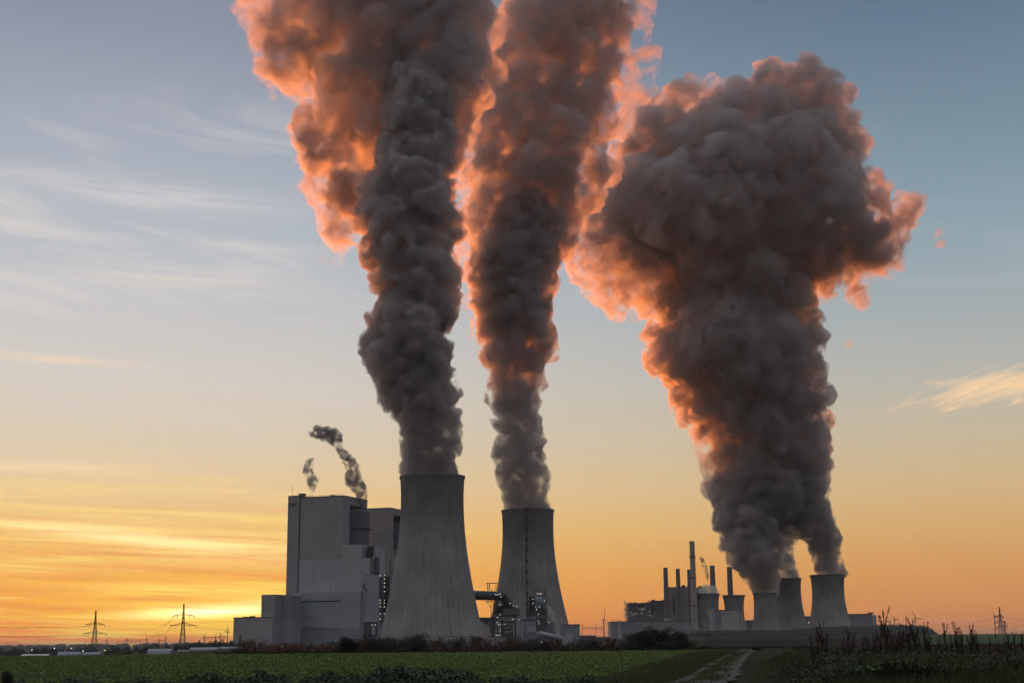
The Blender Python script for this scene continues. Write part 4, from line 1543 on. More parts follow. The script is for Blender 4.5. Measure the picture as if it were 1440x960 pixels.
def turbine(px, py_hub, py_base, D, blade_px, yaw, phase, label):
    g = G(px, D)
    h = P(px, py_hub, D).z - g.z
    t = thing('wind_turbine', label, 'wind turbine', g, yaw, 'wind turbines on the skyline')
    k = h / 90.0
    MB().tube((0, 0, -1), (0, 0, h), 3.0 * k, 1.8 * k, 12).build('mast', M['white_blade'], t)
    MB().box(-1.5 * k, 1.5 * k, -3 * k, 7 * k, h - 1.4 * k, h + 1.6 * k).build('nacelle', M['white_blade'], t)
    MB().tube((0, -5.4 * k, h), (0, -3 * k, h), 0.6 * k, 1.6 * k, 10).build('hub', M['white_blade'], t)
    L = blade_px * D / FPX
    for i in range(3):
        a = phase + i * 2 * math.pi / 3
        mb = MB()
        dr = Vector((math.sin(a), 0, math.cos(a)))
        n_ = Vector((math.cos(a), 0, -math.sin(a)))
        prev = None
        secs = [(0.02, 1.4), (0.15, 3.2), (0.4, 2.5), (0.7, 1.7), (1.0, 0.5)]
        b0 = len(mb.v)
        for s_, c_ in secs:
            c = Vector((0, -4.2 * k, h)) + dr * (L * s_)
            for (u_, w_) in ((-0.35, 0.0), (0.0, 0.28), (0.65, 0.0), (0.0, -0.16)):
                mb.v.append(tuple(c + n_ * (c_ * 1.5 * k * u_) + Vector((0, c_ * 1.4 * k * w_, 0))))
        for q in range(len(secs) - 1):
            for j in range(4):
                j2 = (j + 1) % 4
                mb.f.append((b0 + q * 4 + j, b0 + q * 4 + j2, b0 + q * 4 + 4 + j2, b0 + q * 4 + 4 + j))
        mb.f.append(tuple(b0 + (len(secs) - 1) * 4 + j for j in range(4)))
        mb.build('blade', M['white_blade'], t)
    return t


turbine(849.6, 870.7, 896, 3600, 20, rad(68), rad(4), 'wind turbine seen nearly edge on, left of the long low hall')
turbine(1289.5, 869.0, 880, 3900, 13, rad(20), rad(-28), 'wind turbine with an upright blade above the wooded hill')
turbine(1259.8, 870.5, 880, 5200, 8, rad(25), rad(-35), 'small wind turbine over the left half of the wooded hill')
turbine(1252.8, 873.0, 880, 6400, 6, rad(30), rad(40), 'tiny wind turbine left of the other turbines over the hill')
turbine(1401.3, 866.2, 893, 2600, 9, rad(35), rad(78), 'wind turbine with level blades beside the right-hand pylon')

# ------------------------------------------------------------------ pylons and lines


def pylon(px, py_top, D, arms, label, wide_px, name='electricity_pylon', group='lattice pylons'):
    """arms: list of (py of the arm, half width in px)"""
    g = G(px, D)
    m = D / FPX
    t = thing(name, label, 'pylon', g, 0.0, group)
    H = P(px, py_top, D).z - g.z
    wb = wide_px * m
    mb = MB()

    def wz(z):
        return wb * 0.85 * (1 - z / H) ** 1.7 + 0.5
    n_ = 9
    lv = [H * (1 - (1 - k / n_) ** 1.25) for k in range(n_ + 1)]
    for sx, sy in ((-1, -1), (1, -1), (1, 1), (-1, 1)):
        for a, b in zip(lv[:-1], lv[1:]):
            mb.tube((sx * wz(a), sy * wz(a), a - (0.5 if a == 0 else 0)), (sx * wz(b), sy * wz(b), b), 0.42, 0.38, 4)
    for a, b in zip(lv[:-1], lv[1:]):
        for s_ in (-1, 1):
            mb.tube((-wz(a), s_ * wz(a), a), (wz(b), s_ * wz(b), b), 0.28, 0.28, 4)
            mb.tube((wz(a), s_ * wz(a), a), (-wz(b), s_ * wz(b), b), 0.18, 0.18, 4)
            mb.tube((s_ * wz(a), -wz(a), a), (s_ * wz(b), wz(b), b), 0.18, 0.18, 4)
        mb.tube((-wz(b), -wz(b), b), (wz(b), -wz(b), b), 0.18, 0.18, 4)
    mb.build('mast', M['lattice'], t)
    tips = []
    for ay, ahw in arms:
        z = P(px, ay, D).z - g.z
        L = ahw * m
        am = MB()
        for s_ in (-1, 1):
            am.tube((s_ * wz(z), 0, z + 2.6), (s_ * L, 0, z - 1.2), 0.42, 0.34, 4)
            am.tube((s_ * wz(z), 0, z), (s_ * L, 0, z - 1.2), 0.42, 0.34, 4)
            for k in range(4):
                x0 = s_ * (wz(z) + (L - wz(z)) * k / 4)
                x1 = s_ * (wz(z) + (L - wz(z)) * (k + 0.5) / 4)
                am.tube((x0, 0, z), (x1, 0, z + 2.2 * (1 - (k + 0.5) / 4)), 0.16, 0.16, 4)
        arm = am.build('crossarm', M['lattice'], t)
        for s_ in (-1, 1):
            for q in (1.0, 0.55):
                MB().tube((s_ * L * q, 0, z), (s_ * L * q, 0, z - 4.2), 0.32, 0.32, 5).build('insulator', M['steel_dark'], arm)
                tips.append(Vector((g.x + s_ * L * q, g.y, g.z + z - 3.2)))
    return t, tips


_, tp1 = pylon(132.5, 858, 2050, [(876.5, 12.5), (889.5, 16)], 'lattice pylon at the far left, two broad arms, wires running off left', 5.0)
_, tp2 = pylon(256.5, 849, 1900, [(864.5, 15), (878, 17.5)], 'taller lattice pylon in the brightest glow left of the annex', 4.6)
_, tp3 = pylon(1409.3, 853, 2400, [(866.0, 5), (873.0, 7), (881.0, 6)], 'lattice pylon with short arms at the far right', 3.4)
_, tp4 = pylon(1415.0, 873, 3200, [(879, 4)], 'small far lattice mast just right of the right-hand pylon', 1.8)


def wire(p0, p1, sag, label, group, r=0.16):
    p0, p1 = Vector(p0), Vector(p1)
    g = p0.copy()
    mb = MB()
    n_ = 28
    pts = []
    for i in range(n_ + 1):
        u = i / n_
        q = p0.lerp(p1, u)
        q.z -= sag * 4 * u * (1 - u)
        pts.append(q - g)
    for a, b in zip(pts[:-1], pts[1:]):
        mb.tube(a, b, r, r, 4, False)
    o = mb.build('power_line', M['wire'], None, loc=g)
    return tag(o, label, 'wire', group)


for i, (k, yy, w_) in enumerate(((1, 880.5, 'upper'), (3, 879.5, 'upper'), (5, 893.5, 'lower'), (7, 892.0, 'lower'))):
    q = P(-60, yy, 2000 - 30 * i)
    wire(tp1[k if k < len(tp1) else 0], q, 2.0, f'{w_} pair of wires running off the left edge from the far left pylon', 'wires left of the pylons')
for i, (a, py) in enumerate(((0, 884), (2, 884), (4, 893), (6, 893))):
    q = P(176 + 4 * i, py + 11, 2300)
    wire(tp1[a], q, 3.0, 'thin wire slanting down right from the far left pylon to the switchyard', 'wires down to the switchyard', 0.12)
for i, (a, px, py) in enumerate(((1, 165, 902), (0, 205, 901), (4, 215, 902), (5, 185, 903))):
    wire(tp2[a], P(px, py, 2300), 3.0, 'thin wire slanting down left from the taller pylon in the glow', 'wires from the taller pylon', 0.12)
for i, (a, px, py) in enumerate(((2, 336, 873), (3, 336, 874), (6, 336, 884))):
    wire(tp2[a], P(px, py, 1750), 1.5, 'thin wire from the taller pylon to the annex', 'wires to the annex', 0.10)
for i, (py0, py1, ty, w_) in enumerate(((877, 882, 866, 'top'), (882.5, 887, 873, 'middle'), (884.5, 890, 881, 'bottom'))):
    a = P(1408, ty + 1.2, 2400)
    wire(P(1306, py0, 4200), a, 6, f'{w_} wire sagging in from the left to the right-hand pylon', 'wires left of the right-hand pylon', 0.20)
    wire(a + Vector((1.5, 0, 0)), P(1480, ty + 4.5, 1900), 3, f'{w_} wire running off the right edge from the right-hand pylon', 'wires right of the right-hand pylon', 0.16)

# switchyard gantries on the left skyline
for i, (px, py, wide, lab) in enumerate((
        (150, 896.5, 0, 'slim switchyard pole right of the far left pylon'), (178, 894.8, 22, 'switchyard gantry with a beam to the right, between the two left pylons'),
        (206, 894, 0, 'switchyard pole with a short cap between the two left pylons'), (223.5, 896.5, 10, 'low switchyard gantry left of the taller pylon'),
        (233, 892.5, 0, 'taller switchyard pole just left of the taller pylon'), (287, 891.5, 16, 'switchyard gantry right of the taller pylon'),
        (303, 891.5, 14, 'switchyard gantry in front of the annex, left one'), (309.5, 889, 10, 'switchyard gantry post beside the tall cross-topped pole'),
        (319.5, 880.5, 5, 'tall cross-topped pole just left of the annex'))):
    f_ = Frame('switchyard_gantry', lab, 'gantry', px, 2250 if px > 250 else 2450, group='switchyard gantries on the left skyline')
    q1 = f_.on_y(px, py)
    MB().tube((0, 0, -0.5), (0, 0, q1[1]), 0.9, 0.5, 5).build('post', M['lattice'], f_.root)
    if wide:
        x1 = f_.on_y(px + wide, py)[0]
        x0 = f_.on_y(px - wide * (0.9 if i == 8 else 0.15), py)[0]
        zz = q1[1] * (0.78 if i != 8 else 0.80)
        MB().tube((x0, -0.7, zz), (x1, -0.7, zz), 0.5, 0.5, 4).tube((x0, -0.7, zz - 2.2), (x1, -0.7, zz - 2.2), 0.3, 0.3, 4).build('crossbeam', M['lattice'], f_.root)
    else:
        MB().tube((-3, -0.8, q1[1] * 0.8), (3, -0.8, q1[1] * 0.8), 0.45, 0.45, 4).build('crossbeam', M['lattice'], f_.root)

# pale arched sheds at the far edge of the field, left
for i, (a, b, yt, D, mt, lab) in enumerate((
        (28, 67, 919.2, 620, 'white', 'long low white arched shed at the far left edge of the field'),
        (80, 112, 915.8, 760, 'clad_blue', 'pale grey arched shed, left of the pair below the far left pylon'),
        (113, 140, 916.2, 760, 'clad_blue', 'pale grey arched shed, right of the pair below the far left pylon'),
        (207, 240, 911.6, 900, 'clad_light', 'pale grey arched shed left of the parked white trailer'),
        (266, 306, 909.6, 950, 'clad_light', 'pale ribbed shed left of the annex with a dark open end'),
        (308, 345, 908.6, 1000, 'clad_light', 'pale shed at the foot of the annex'))):
    f_ = Frame('arched_shed', lab, 'shed', (a + b) / 2, D, rad(8), 'pale arched sheds beyond the field')
    x0, x1 = f_.on_y(a, 915)[0], f_.on_y(b, 915)[0]
    zt = f_.on_y((a + b) / 2, yt)[1]
    pts = []
    dp = (x1 - x0) * 0.35
    mb = MB()
    n_ = 12
    b0 = 0
    for x in (x0, x1):
        for k in range(n_ + 1):
            an = math.pi * k / n_
            mb.v.append((x, dp * (0.5 - 0.5 * math.cos(an)), -0.3 + (zt + 0.3) * math.sin(an) ** 0.7))
    for k in range(n_):
        mb.f.append((k, n_ + 1 + k, n_ + 2 + k, k + 1))
    mb.build('arched_roof', M[mt], f_.root)
    mb = MB()
    mb.v = [(x1 + 0.02, dp * (0.5 - 0.5 * math.cos(math.pi * k / n_)), -0.3 + (zt + 0.3) * math.sin(math.pi * k / n_) ** 0.7) for k in range(n_ + 1)]
    mb.f = [tuple(range(n_ + 1))]
    mb.build('end_wall', M['brick'] if i == 4 else M['clad_base'], f_.root)
tl = Frame('trailer', 'small white box trailer standing beyond the field between two arched sheds', 'trailer', 257, 900)
tl.box(249.5, 263.5, 913.0, 916.4, 0, 3).build('body', M['white'], tl.root)
mb = MB()
for a in (253, 255.5, 261):
    q = tl.on_y(a, 917)
    mb.tube((q[0], -0.1, 0.45), (q[0], 0.3, 0.45), 0.45, 0.45, 10)
mb.build('wheels', M['hole'], tl.root)
for i, (px, py, lab) in enumerate(((45.5, 912.6, 'white yard lamp at the far left under the distant wood'), (77, 910.3, 'white yard lamp second from left under the distant wood'),
                                   (101, 910.4, 'yard lamp left of the far left pylon'), (117.5, 914, 'low yard lamp just left of the far left pylon'),
                                   (148, 913.2, 'yard lamp right of the far left pylon'))):
    f_ = Frame('yard_lamp', lab, 'lamp', px, 1100, group='yard lamps at the left')
    q = f_.on_y(px, py)
    MB().tube((0, 0, -0.3), (0, 0, q[1]), 0.12, 0.08, 5).build('post', M['steel_dark'], f_.root)
    MB().box(-0.3, 0.3, -0.5, 0.1, q[1], q[1] + 0.18).build('arm', M['steel_dark'], f_.root)
    lamp_at(f_.root, (0, -0.3, q[1] - 0.3), 0.40, i in (2, 4))

# ------------------------------------------------------------------ vegetation beyond the field
hedge = 'shrubs in the hedgerow beyond the crop field'


def place(px):
    if px < 402:
        return 'before the annex'
    if px < 505:
        return 'before the boiler house'
    if px < 540:
        return 'between boiler house and tower'
    if px < 690:
        return 'before the foot of the tallest tower'
    if px < 745:
        return 'before the lit pipe works'
    if px < 820:
        return 'before the sloping conveyor'
    return 'before the wind turbine'


WORD = {'dense': 'very dark leafy shrub', 'green': 'dull green shrub', 'brown': 'brown autumn shrub', 'russet': 'russet autumn shrub', 'bare': 'nearly bare twiggy shrub'}
rb_ = random.Random(11)
plan = []
px = 334
while px < 862:
    if px < 480:
        k = rb_.choice(('russet', 'russet', 'brown', 'bare', 'brown'))
        top = rb_.uniform(896, 905)
    elif px < 700:
        k = rb_.choice(('green', 'bare', 'brown', 'bare', 'green'))
        top = rb_.uniform(889, 901)
    else:
        k = rb_.choice(('brown', 'green', 'bare', 'green', 'brown'))
        top = rb_.uniform(890, 902)
    plan.append((px, top, k, rb_.uniform(26, 44), rb_.uniform(312, 345)))
    px += rb_.uniform(10.0, 17.0)
plan += [(483, 893.5, 'dense', 20, 306), (496, 896, 'dense', 24, 306), (506, 893, 'russet', 18, 316), (583, 902, 'dense', 22, 306), (532, 897, 'green', 24, 318),
         (612, 894, 'bare', 24, 325), (622, 892.5, 'bare', 20, 325), (665, 892, 'brown', 16, 325), (760, 899, 'green', 50, 318)]
plan.sort()
cnt = {}
tot = {}
for p in plan:
    tot[(p[2], place(p[0]))] = tot.get((p[2], place(p[0])), 0) + 1
ORD = ['first', 'second', 'third', 'fourth', 'fifth', 'sixth', 'seventh', 'eighth', 'ninth', 'tenth', 'eleventh', 'twelfth', 'thirteenth', 'fourteenth', 'fifteenth', 'sixteenth', 'seventeenth', 'eighteenth', 'nineteenth', 'twentieth'] + ['number %d' % k for k in range(21, 60)]
for (px, top, k, wd, D) in plan:
    key = (k, place(px))
    c = cnt.get(key, 0)
    cnt[key] = c + 1
    extra = '' if tot[key] == 1 else f', {ORD[c]} of {tot[key]} from left'
    bush(px, top, D, wd, k, f'{WORD[k]} {key[1]}{extra}', hedge)
rngu = np.random.default_rng(31)
n = 16000
D_ = rngu.uniform(303, 350, n)
px_ = rngu.uniform(318, 985, n)
x_ = (px_ - 720) / FPX * D_ * 1.022
hs_ = rngu.uniform(0.3, 1.0, n) * (0.7 + 0.4 * np.sin(px_ * 0.13) * np.sin(px_ * 0.041))
stuff('hedge_undergrowth', [leaves(n, x_, D_, height(x_, D_) + hs_ * 0.5, hs_ * 0.8, 6, rngu, upright=0.8, width=0.35),
                            leaves(n, x_, D_, height(x_, D_), hs_ * 0.8, 4, rngu, upright=0.6, width=0.35)], M['leaf_under'])
# the big rounded thicket before the old plant
for i, (px, top, D, wd, k, lab) in enumerate((
        (900, 889, 322, 44, 'dense', 'dark rounded shrub at the left of the big thicket'), (928, 879.5, 315, 50, 'dense', 'tallest dark rounded shrub in the middle of the big thicket'),
        (912, 886, 308, 40, 'dense', 'dark shrub in front of the tallest shrub of the thicket'), (950, 886.5, 325, 40, 'dense', 'dark shrub at the right of the big thicket'),
        (884, 899, 318, 34, 'green', 'low green shrub at the left skirt of the big thicket'), (966, 893, 340, 36, 'green', 'low green shrub at the right skirt of the big thicket'),
        (940, 897, 304, 44, 'green', 'low green shrub at the front foot of the big thicket'))):
    bush(px, top, D, wd, k, lab, 'shrubs of the big thicket')
bush(1064, 909.5, 300, 16, 'dense', 'small dark shrub at the far end of the dirt track')
bush(1123, 906.5, 240, 24, 'dense', 'small dark shrub beyond the bank left of the dry stalks')
# dark single plant at the lower left corner
bush(13, 941, 55, 22, 'dense', 'dark upright plant in the lower left corner of the field', name='field_plant', cat='plant')
rngw = np.random.default_rng(77)


def wood(name, px0, px1, D0, D1, hlo, hhi, n, mat, size, top=None):
    parts = []
    for i in range(n):
        px = rngw.uniform(px0, px1)
        D = rngw.uniform(D0, D1)
        g = G(px, D)
        h = rngw.uniform(hlo, hhi)
        if top is not None:
            h = max(2.0, P(px, float(np.interp(px, *top)) + rngw.uniform(0, 1.3), D).z - g.z)
        r_ = h * rngw.uniform(0.32, 0.5)
        cs = np.array([[0, 0, h * 0.65], [r_ * 0.6, 0, h * 0.45], [-r_ * 0.6, 0, h * 0.42], [0, 0, h * 0.25]])
        v, f = leaf_cloud(cs + rngw.normal(0, 0.1 * h, (4, 3)) * [1, 1, 0.4], np.array([0.34, 0.3, 0.3, 0.3]) * h, 130, size, rngw)
        parts.append((v + np.array([g.x, g.y, g.z]), f))
    return stuff(name, parts, mat)


wood('distant_wood', -60, 345, 3000, 3600, 9, 15, 330, M['leaf_far'], 2.0, ((-60, 60, 130, 220, 345), (906.2, 905.3, 904.0, 903.4, 902.5)))
wood('distant_wood', -60, 345, 1250, 1500, 4, 9, 130, M['leaf_green'], 0.9)
wood('distant_wood', 1290, 1500, 4200, 4800, 10, 15, 200, M['leaf_far'], 2.5, ((1290, 1330, 1420, 1500), (892.5, 893.3, 893.3, 892.6)))
wood('hill_wood', 1222, 1318, 2150, 2350, 8, 20, 220, M['leaf_far'], 1.5, ((1222, 1240, 1260, 1280, 1300, 1308, 1318), (880, 877.5, 877, 877.5, 879.0, 882.0, 890)))
wood('embankment_scrub', 975, 1235, 1950, 2100, 4, 9, 330, M['leaf_far'], 1.2, ((975, 1050, 1100, 1140, 1180, 1235), (886.0, 884.5, 885.0, 881.5, 879.0, 878.5)))
wood('skyline_scrub', 815, 1000, 1700, 1900, 3, 6, 110, M['leaf_far'], 1.0)

# ------------------------------------------------------------------ dry dock stalks on the bank


def dock_meshes(seed):
    r = np.random.default_rng(seed)
    st = MB()
    parts = []
    top = Vector((r.normal() * 0.03, r.normal() * 0.03, 1.0))
    st.tube((0, 0, -0.05), (top.x * 0.5, top.y * 0.5, 0.5), 0.013, 0.010, 5)
    st.tube((top.x * 0.5, top.y * 0.5, 0.5), top, 0.008, 0.003, 5)
    axes = [(Vector((top.x * 0.6, top.y * 0.6, 0.55)), top, 130)]
    for i in range(int(r.integers(6, 11))):
        z0 = r.uniform(0.28, 0.72)
        s_ = Vector((top.x * z0, top.y * z0, z0))
        a = r.uniform(0, 6.28)
        ln = r.uniform(0.16, 0.34)
        e_ = s_ + Vector((math.cos(a) * ln * 0.42, math.sin(a) * ln * 0.42, ln))
        st.tube(s_, e_, 0.007, 0.003, 4, False)
        axes.append((s_.lerp(e_, 0.02), e_, 90))
    for a, b, n_ in axes:
        u = r.uniform(0, 1, n_)
        c = np.array(a)[None] + (np.array(b) - np.array(a))[None] * u[:, None] + r.normal(0, 0.011, (n_, 3))
        d1_ = r.normal(size=(n_, 3))
        d1_ /= np.linalg.norm(d1_, axis=1)[:, None]
        d2_ = np.cross(d1_, r.normal(size=(n_, 3)))
        d2_ /= np.linalg.norm(d2_, axis=1)[:, None]
        s2 = r.uniform(0.006, 0.014, n_)[:, None]
        parts.append(np.stack([c - d1_ * s2, c - d2_ * s2, c + d1_ * s2, c + d2_ * s2], 1).reshape(-1, 3))
    V_ = np.concatenate(parts)
    return st.mesh('stem', M['dock']), mesh_np('seed_head', V_, np.arange(len(V_)).reshape(-1, 4), M['dock_seed'])


DOCK = [dock_meshes(300 + i) for i in range(6)]
dk = [(1143, 893), (1150, 888), (1155, 875), (1161, 890), (1186, 893), (1193, 879), (1199, 889), (1213, 893), (1221, 896), (1228, 890), (1233, 883), (1240, 880), (1245.5, 857.5),
      (1251, 883), (1257, 882), (1264, 890), (1272, 878), (1277.5, 866), (1281, 884), (1285, 869), (1293, 886), (1300, 873), (1308, 888), (1318, 893), (1328.5, 875.5), (1338, 890),
      (1345.5, 872.5), (1354, 885), (1364.5, 878), (1374, 890), (1393, 896), (1402, 892), (1414, 895), (1420, 890), (1426, 888), (1437, 890),
      (1217, 900), (1237, 892), (1248, 890), (1260, 886), (1268, 884), (1288, 880), (1304, 881), (1350, 879), (1369, 884)]
dk.sort()
rd_ = random.Random(21)
for i, (px, top) in enumerate(dk):
    D = rd_.uniform(33, 44)
    g = G(px, D)
    h = P(px, top, D).z - g.z
    if px < 1180:
        where = 'below the rightmost cooling tower'
    elif px < 1236:
        where = 'below the flat-roofed building'
    elif px < 1312:
        where = 'before the wooded hill'
    elif px < 1380:
        where = 'before the pale green field'
    else:
        where = 'at the right edge of the bank'
    grp = [q for q in dk if (q[0] < 1180) == (px < 1180) and (q[0] < 1236) == (px < 1236) and (q[0] < 1312) == (px < 1312) and (q[0] < 1380) == (px < 1380)]
    idx = grp.index((px, top))
    tall = min(q[1] for q in grp) == top
    lab = ('tallest ' if tall else '') + f'dry dock stalk {where}, {ORD[idx]} of {len(grp)} from left'
    t = thing('dock_stalk', lab, 'plant', g, rd_.uniform(0, 6.28), 'dry dock stalks on the bank')
    a, b = DOCK[i % 6]
    for me, nm in ((a, 'stem'), (b, 'seed_head')):
        o = obj(nm, me, t)
        o.scale = (h * 0.72, h * 0.72, h)

# ------------------------------------------------------------------ steam


def catmull(rows, py):
    ys = [r[0] for r in rows]
    return [float(np.interp(py, ys, [r[k] for r in rows])) for k in range(1, len(rows[0]))]


def plume_spheres(rows, rng, step=0.42, lobes=8, depth=0.9, lv=((13, 0.24, 0.46), (9, 0.24, 0.44)), captop=True, capbot=False, minr=1.2, lobe=(0.22, 0.50)):
    """rows: (py, left px, right px, depth D), sorted by py. Returns sphere centres and radii in metres."""
    rows = sorted(rows)
    y0, y1 = rows[0][0], rows[-1][0]
    py = y1
    C0, R0 = [], []
    while py > y0:
        xl, xr, D = catmull(rows, py)
        hw = (xr - xl) / 2
        cap = hw
        if captop:
            cap = min(cap, max(3.0, (py - y0) * 0.95 + 2.0))
        if capbot:
            cap = min(cap, max(3.0, (y1 - py) * 0.95 + 2.0))
        c = P((xl + xr) / 2, py, D)
        m = (P(xr, py, D) - P(xl, py, D)).length / max(1e-3, (xr - xl))
        R = hw * m
        rc = min(0.70 * R, cap * m)
        C0.append(np.array(c) + rng.normal(0, 0.04, 3) * R)
        R0.append(rc)
        nl = lobes if rc > 0.6 * R else lobes + 8
        for i in range(nl):
            a = 2 * math.pi * (i + rng.uniform(0, 1)) / nl
            r = min(R * rng.uniform(*lobe), cap * m * rng.uniform(0.7, 1.0))
            rr = (R - r * rng.uniform(0.80, 1.10))
            if nl > lobes and i % 2:
                rr *= rng.uniform(0.2, 0.9)
            C0.append(np.array(c) + np.array([math.cos(a) * rr, math.sin(a) * rr * depth, rng.uniform(-0.5, 0.5) * min(R * step * 1.6, cap * m)]))
            R0.append(r)
        py -= max(2.0, min(hw * step, max(cap * 0.8, 4.0)))
    Cs, Rs = np.array(C0), np.array(R0)
    allc, allr = [Cs], [Rs]
    for n_, lo, hi_ in lv:
        k = Rs > minr * 2
        c_, r_ = np.repeat(Cs[k], n_, 0), np.repeat(Rs[k], n_)
        d = rng.normal(size=(len(c_), 3))
        d /= np.linalg.norm(d, axis=1)[:, None]
        nr = r_ * rng.uniform(lo, hi_, len(c_))
        Cs = c_ + d * (r_ * rng.uniform(0.80, 1.0, len(c_)))[:, None]
        Rs = nr
        allc.append(Cs)
        allr.append(Rs)
    return np.concatenate(allc), np.concatenate(allr)


def cloud_tex(name, scale, depth=3):
    t = bpy.data.textures.new(name, 'CLOUDS')
    t.noise_scale = scale
    t.noise_depth = depth
    t.noise_basis = 'ORIGINAL_PERLIN'
    return t


import time
_t = [time.time()]


def hull(name, C, R, voxel, mat, parent, disp, zmin=None, loc=None):
    """union of the puffs as one skin, roughened at several scales"""
    k = R > voxel * 0.85
    C, R = C[k], R[k]
    o_ = np.argsort(-R)
    C, R = C[o_], R[o_]
    nb_ = min(len(R), 160)
    ins = np.zeros(len(R), bool)
    for i_ in range(nb_):                                            # leave out puffs that lie wholly inside a bigger one
        if not ins[i_]:
            ins[i_ + 1:] |= np.linalg.norm(C[i_ + 1:] - C[i_], axis=1) + R[i_ + 1:] < R[i_] * 0.97
    C, R = C[~ins], R[~ins]
    big = R > voxel * 6
    parts = []
    if big.any():
        parts.append(spheres(C[big], R[big], 2))
    if (~big).any():
        parts.append(spheres(C[~big], R[~big], 1))
    V_, F_ = [], []
    k = 0
    for v, f in parts:
        V_.append(v)
        F_.append(f + k)
        k += len(v)
    V_ = np.concatenate(V_)
    off = np.array(loc if loc is not None else (0, 0, 0), np.float32)
    V_ = V_ - off
    me = mesh_np(name, V_, np.concatenate(F_))
    o = obj(name, me, None)
    rm = o.modifiers.new('remesh', 'REMESH')
    rm.mode = 'VOXEL'
    rm.voxel_size = voxel
    rm.use_smooth_shade = True
    for i, (sc_, st) in enumerate(disp):
        dm = o.modifiers.new('disp%d' % i, 'DISPLACE')
        dm.texture = cloud_tex('puff%d' % i, sc_)
        dm.texture_coords = 'LOCAL'
        dm.strength = st
        dm.mid_level = 0.5
    rm = o.modifiers.new('remesh_again', 'REMESH')
    rm.mode = 'VOXEL'
    rm.voxel_size = voxel
    rm.use_smooth_shade = True
    dg = bpy.context.evaluated_depsgraph_get()
    ev = o.evaluated_get(dg)
    me2 = bpy.data.meshes.new_from_object(ev)
    o.modifiers.clear()
    o.data = me2
    bpy.data.meshes.remove(me)
    me2.name = name
    _t[0] = time.time()
    me2.materials.clear()
    me2.materials.append(mat)
    me2.polygons.foreach_set('use_smooth', np.ones(len(me2.polygons), bool))
    if zmin is not None:
        n_ = len(me2.vertices)
        co = np.empty(n_ * 3, np.float32)
        me2.vertices.foreach_get('co', co)
        co = co.reshape(-1, 3)
        z0 = zmin - off[2]
        co[:, 2] = np.maximum(co[:, 2], z0)
        me2.vertices.foreach_set('co', co.ravel())
        me2.update()
    if parent:
        o.parent = parent
    return o


rp = np.random.default_rng(9)
D1, D2 = 1470, 1840


def plume(label, loc):
    return thing('steam_plume', label, 'steam plume', loc, 0.0, 'steam plumes of the cooling towers')


# --- plume of the tallest tower
pl1 = plume('dark steam plume rising from the tallest cooling tower, ragged orange left side', g1 + Vector((0, 0, z1)))
core1 = [(674, 564, 650, D1), (640, 562, 645, D1), (600, 558, 646, D1), (575, 556, 646, D1 + 2), (557, 532, 641, D1 + 4), (540, 530, 641, D1 + 6), (520, 527, 636, D1 + 8),
         (495, 505, 637, D1 + 10), (470, 503, 638, D1 + 14), (445, 518, 647, D1 + 18), (415, 524, 648, D1 + 24), (380, 528, 648, D1 + 30), (350, 512, 642, D1 + 34), (305, 500, 652, D1 + 40),
         (270, 506, 640, D1 + 46), (230, 522, 636, D1 + 52), (190, 532, 640, D1 + 60), (150, 535, 640, D1 + 66), (115, 545, 625, D1 + 70), (98, 560, 615, D1 + 74)]
c, r = plume_spheres(core1, rp)
hull('core', c, r, 1.5, M['steam'], pl1, ((24, 13.0), (8, 5.0), (3.0, 2.2)), zmin=g1.z + z1 - 6, loc=pl1.location)
head1 = [(330, 540, 600, D1 + 110), (290, 470, 610, D1 + 120), (250, 455, 640, D1 + 130), (210, 440, 655, D1 + 140), (170, 432, 665, D1 + 150), (130, 420, 680, D1 + 160), (90, 395, 690, D1 + 170),
         (50, 374, 692, D1 + 180), (0, 355, 688, D1 + 190), (-60, 334, 690, D1 + 200)]
c, r = plume_spheres(head1, rp, depth=0.7)
hull('head', c, r, 2.2, M['steam_head'], pl1, ((34, 22.0), (11, 7.0), (4, 2.6)), loc=pl1.location)
trunk1 = [(240, 560, 640, D1 + 84), (190, 552, 668, D1 + 88), (140, 545, 684, D1 + 92), (95, 535, 690, D1 + 98), (50, 540, 690, D1 + 104), (0, 548, 690, D1 + 110), (-70, 552, 700, D1 + 120)]
c, r = plume_spheres(trunk1, rp, depth=0.7, capbot=True)
hull('trunk', c, r, 2.0, M['steam_mid'], pl1, ((24, 12.0), (8, 5.0), (3.2, 2.2)), loc=pl1.location)
for rows in ([(372, 452, 482, D1 + 132), (352, 446, 494, D1 + 132), (330, 444, 500, D1 + 132), (312, 446, 496, D1 + 132)],
             [(335, 450, 525, D1 + 132), (310, 445, 525, D1 + 132), (280, 436, 520, D1 + 134), (240, 415, 500, D1 + 138), (200, 412, 480, D1 + 142), (170, 420, 470, D1 + 146)],
             [(140, 385, 440, D1 + 170), (100, 360, 450, D1 + 172), (60, 345, 440, D1 + 176), (20, 330, 430, D1 + 180), (-40, 318, 420, D1 + 184)],
             [(340, 625, 660, D1 + 120), (300, 640, 664, D1 + 124), (220, 640, 668, D1 + 130), (160, 645, 680, D1 + 136)]):
    c, r = plume_spheres(rows, rp, depth=1.0, capbot=True)
    hull('wisp', c, r, 2.4, M['steam_head'] if rows[0][0] == 335 else M['steam_thin'], pl1, ((20, 9.0), (7, 4.0), (3, 1.8)), loc=pl1.location)

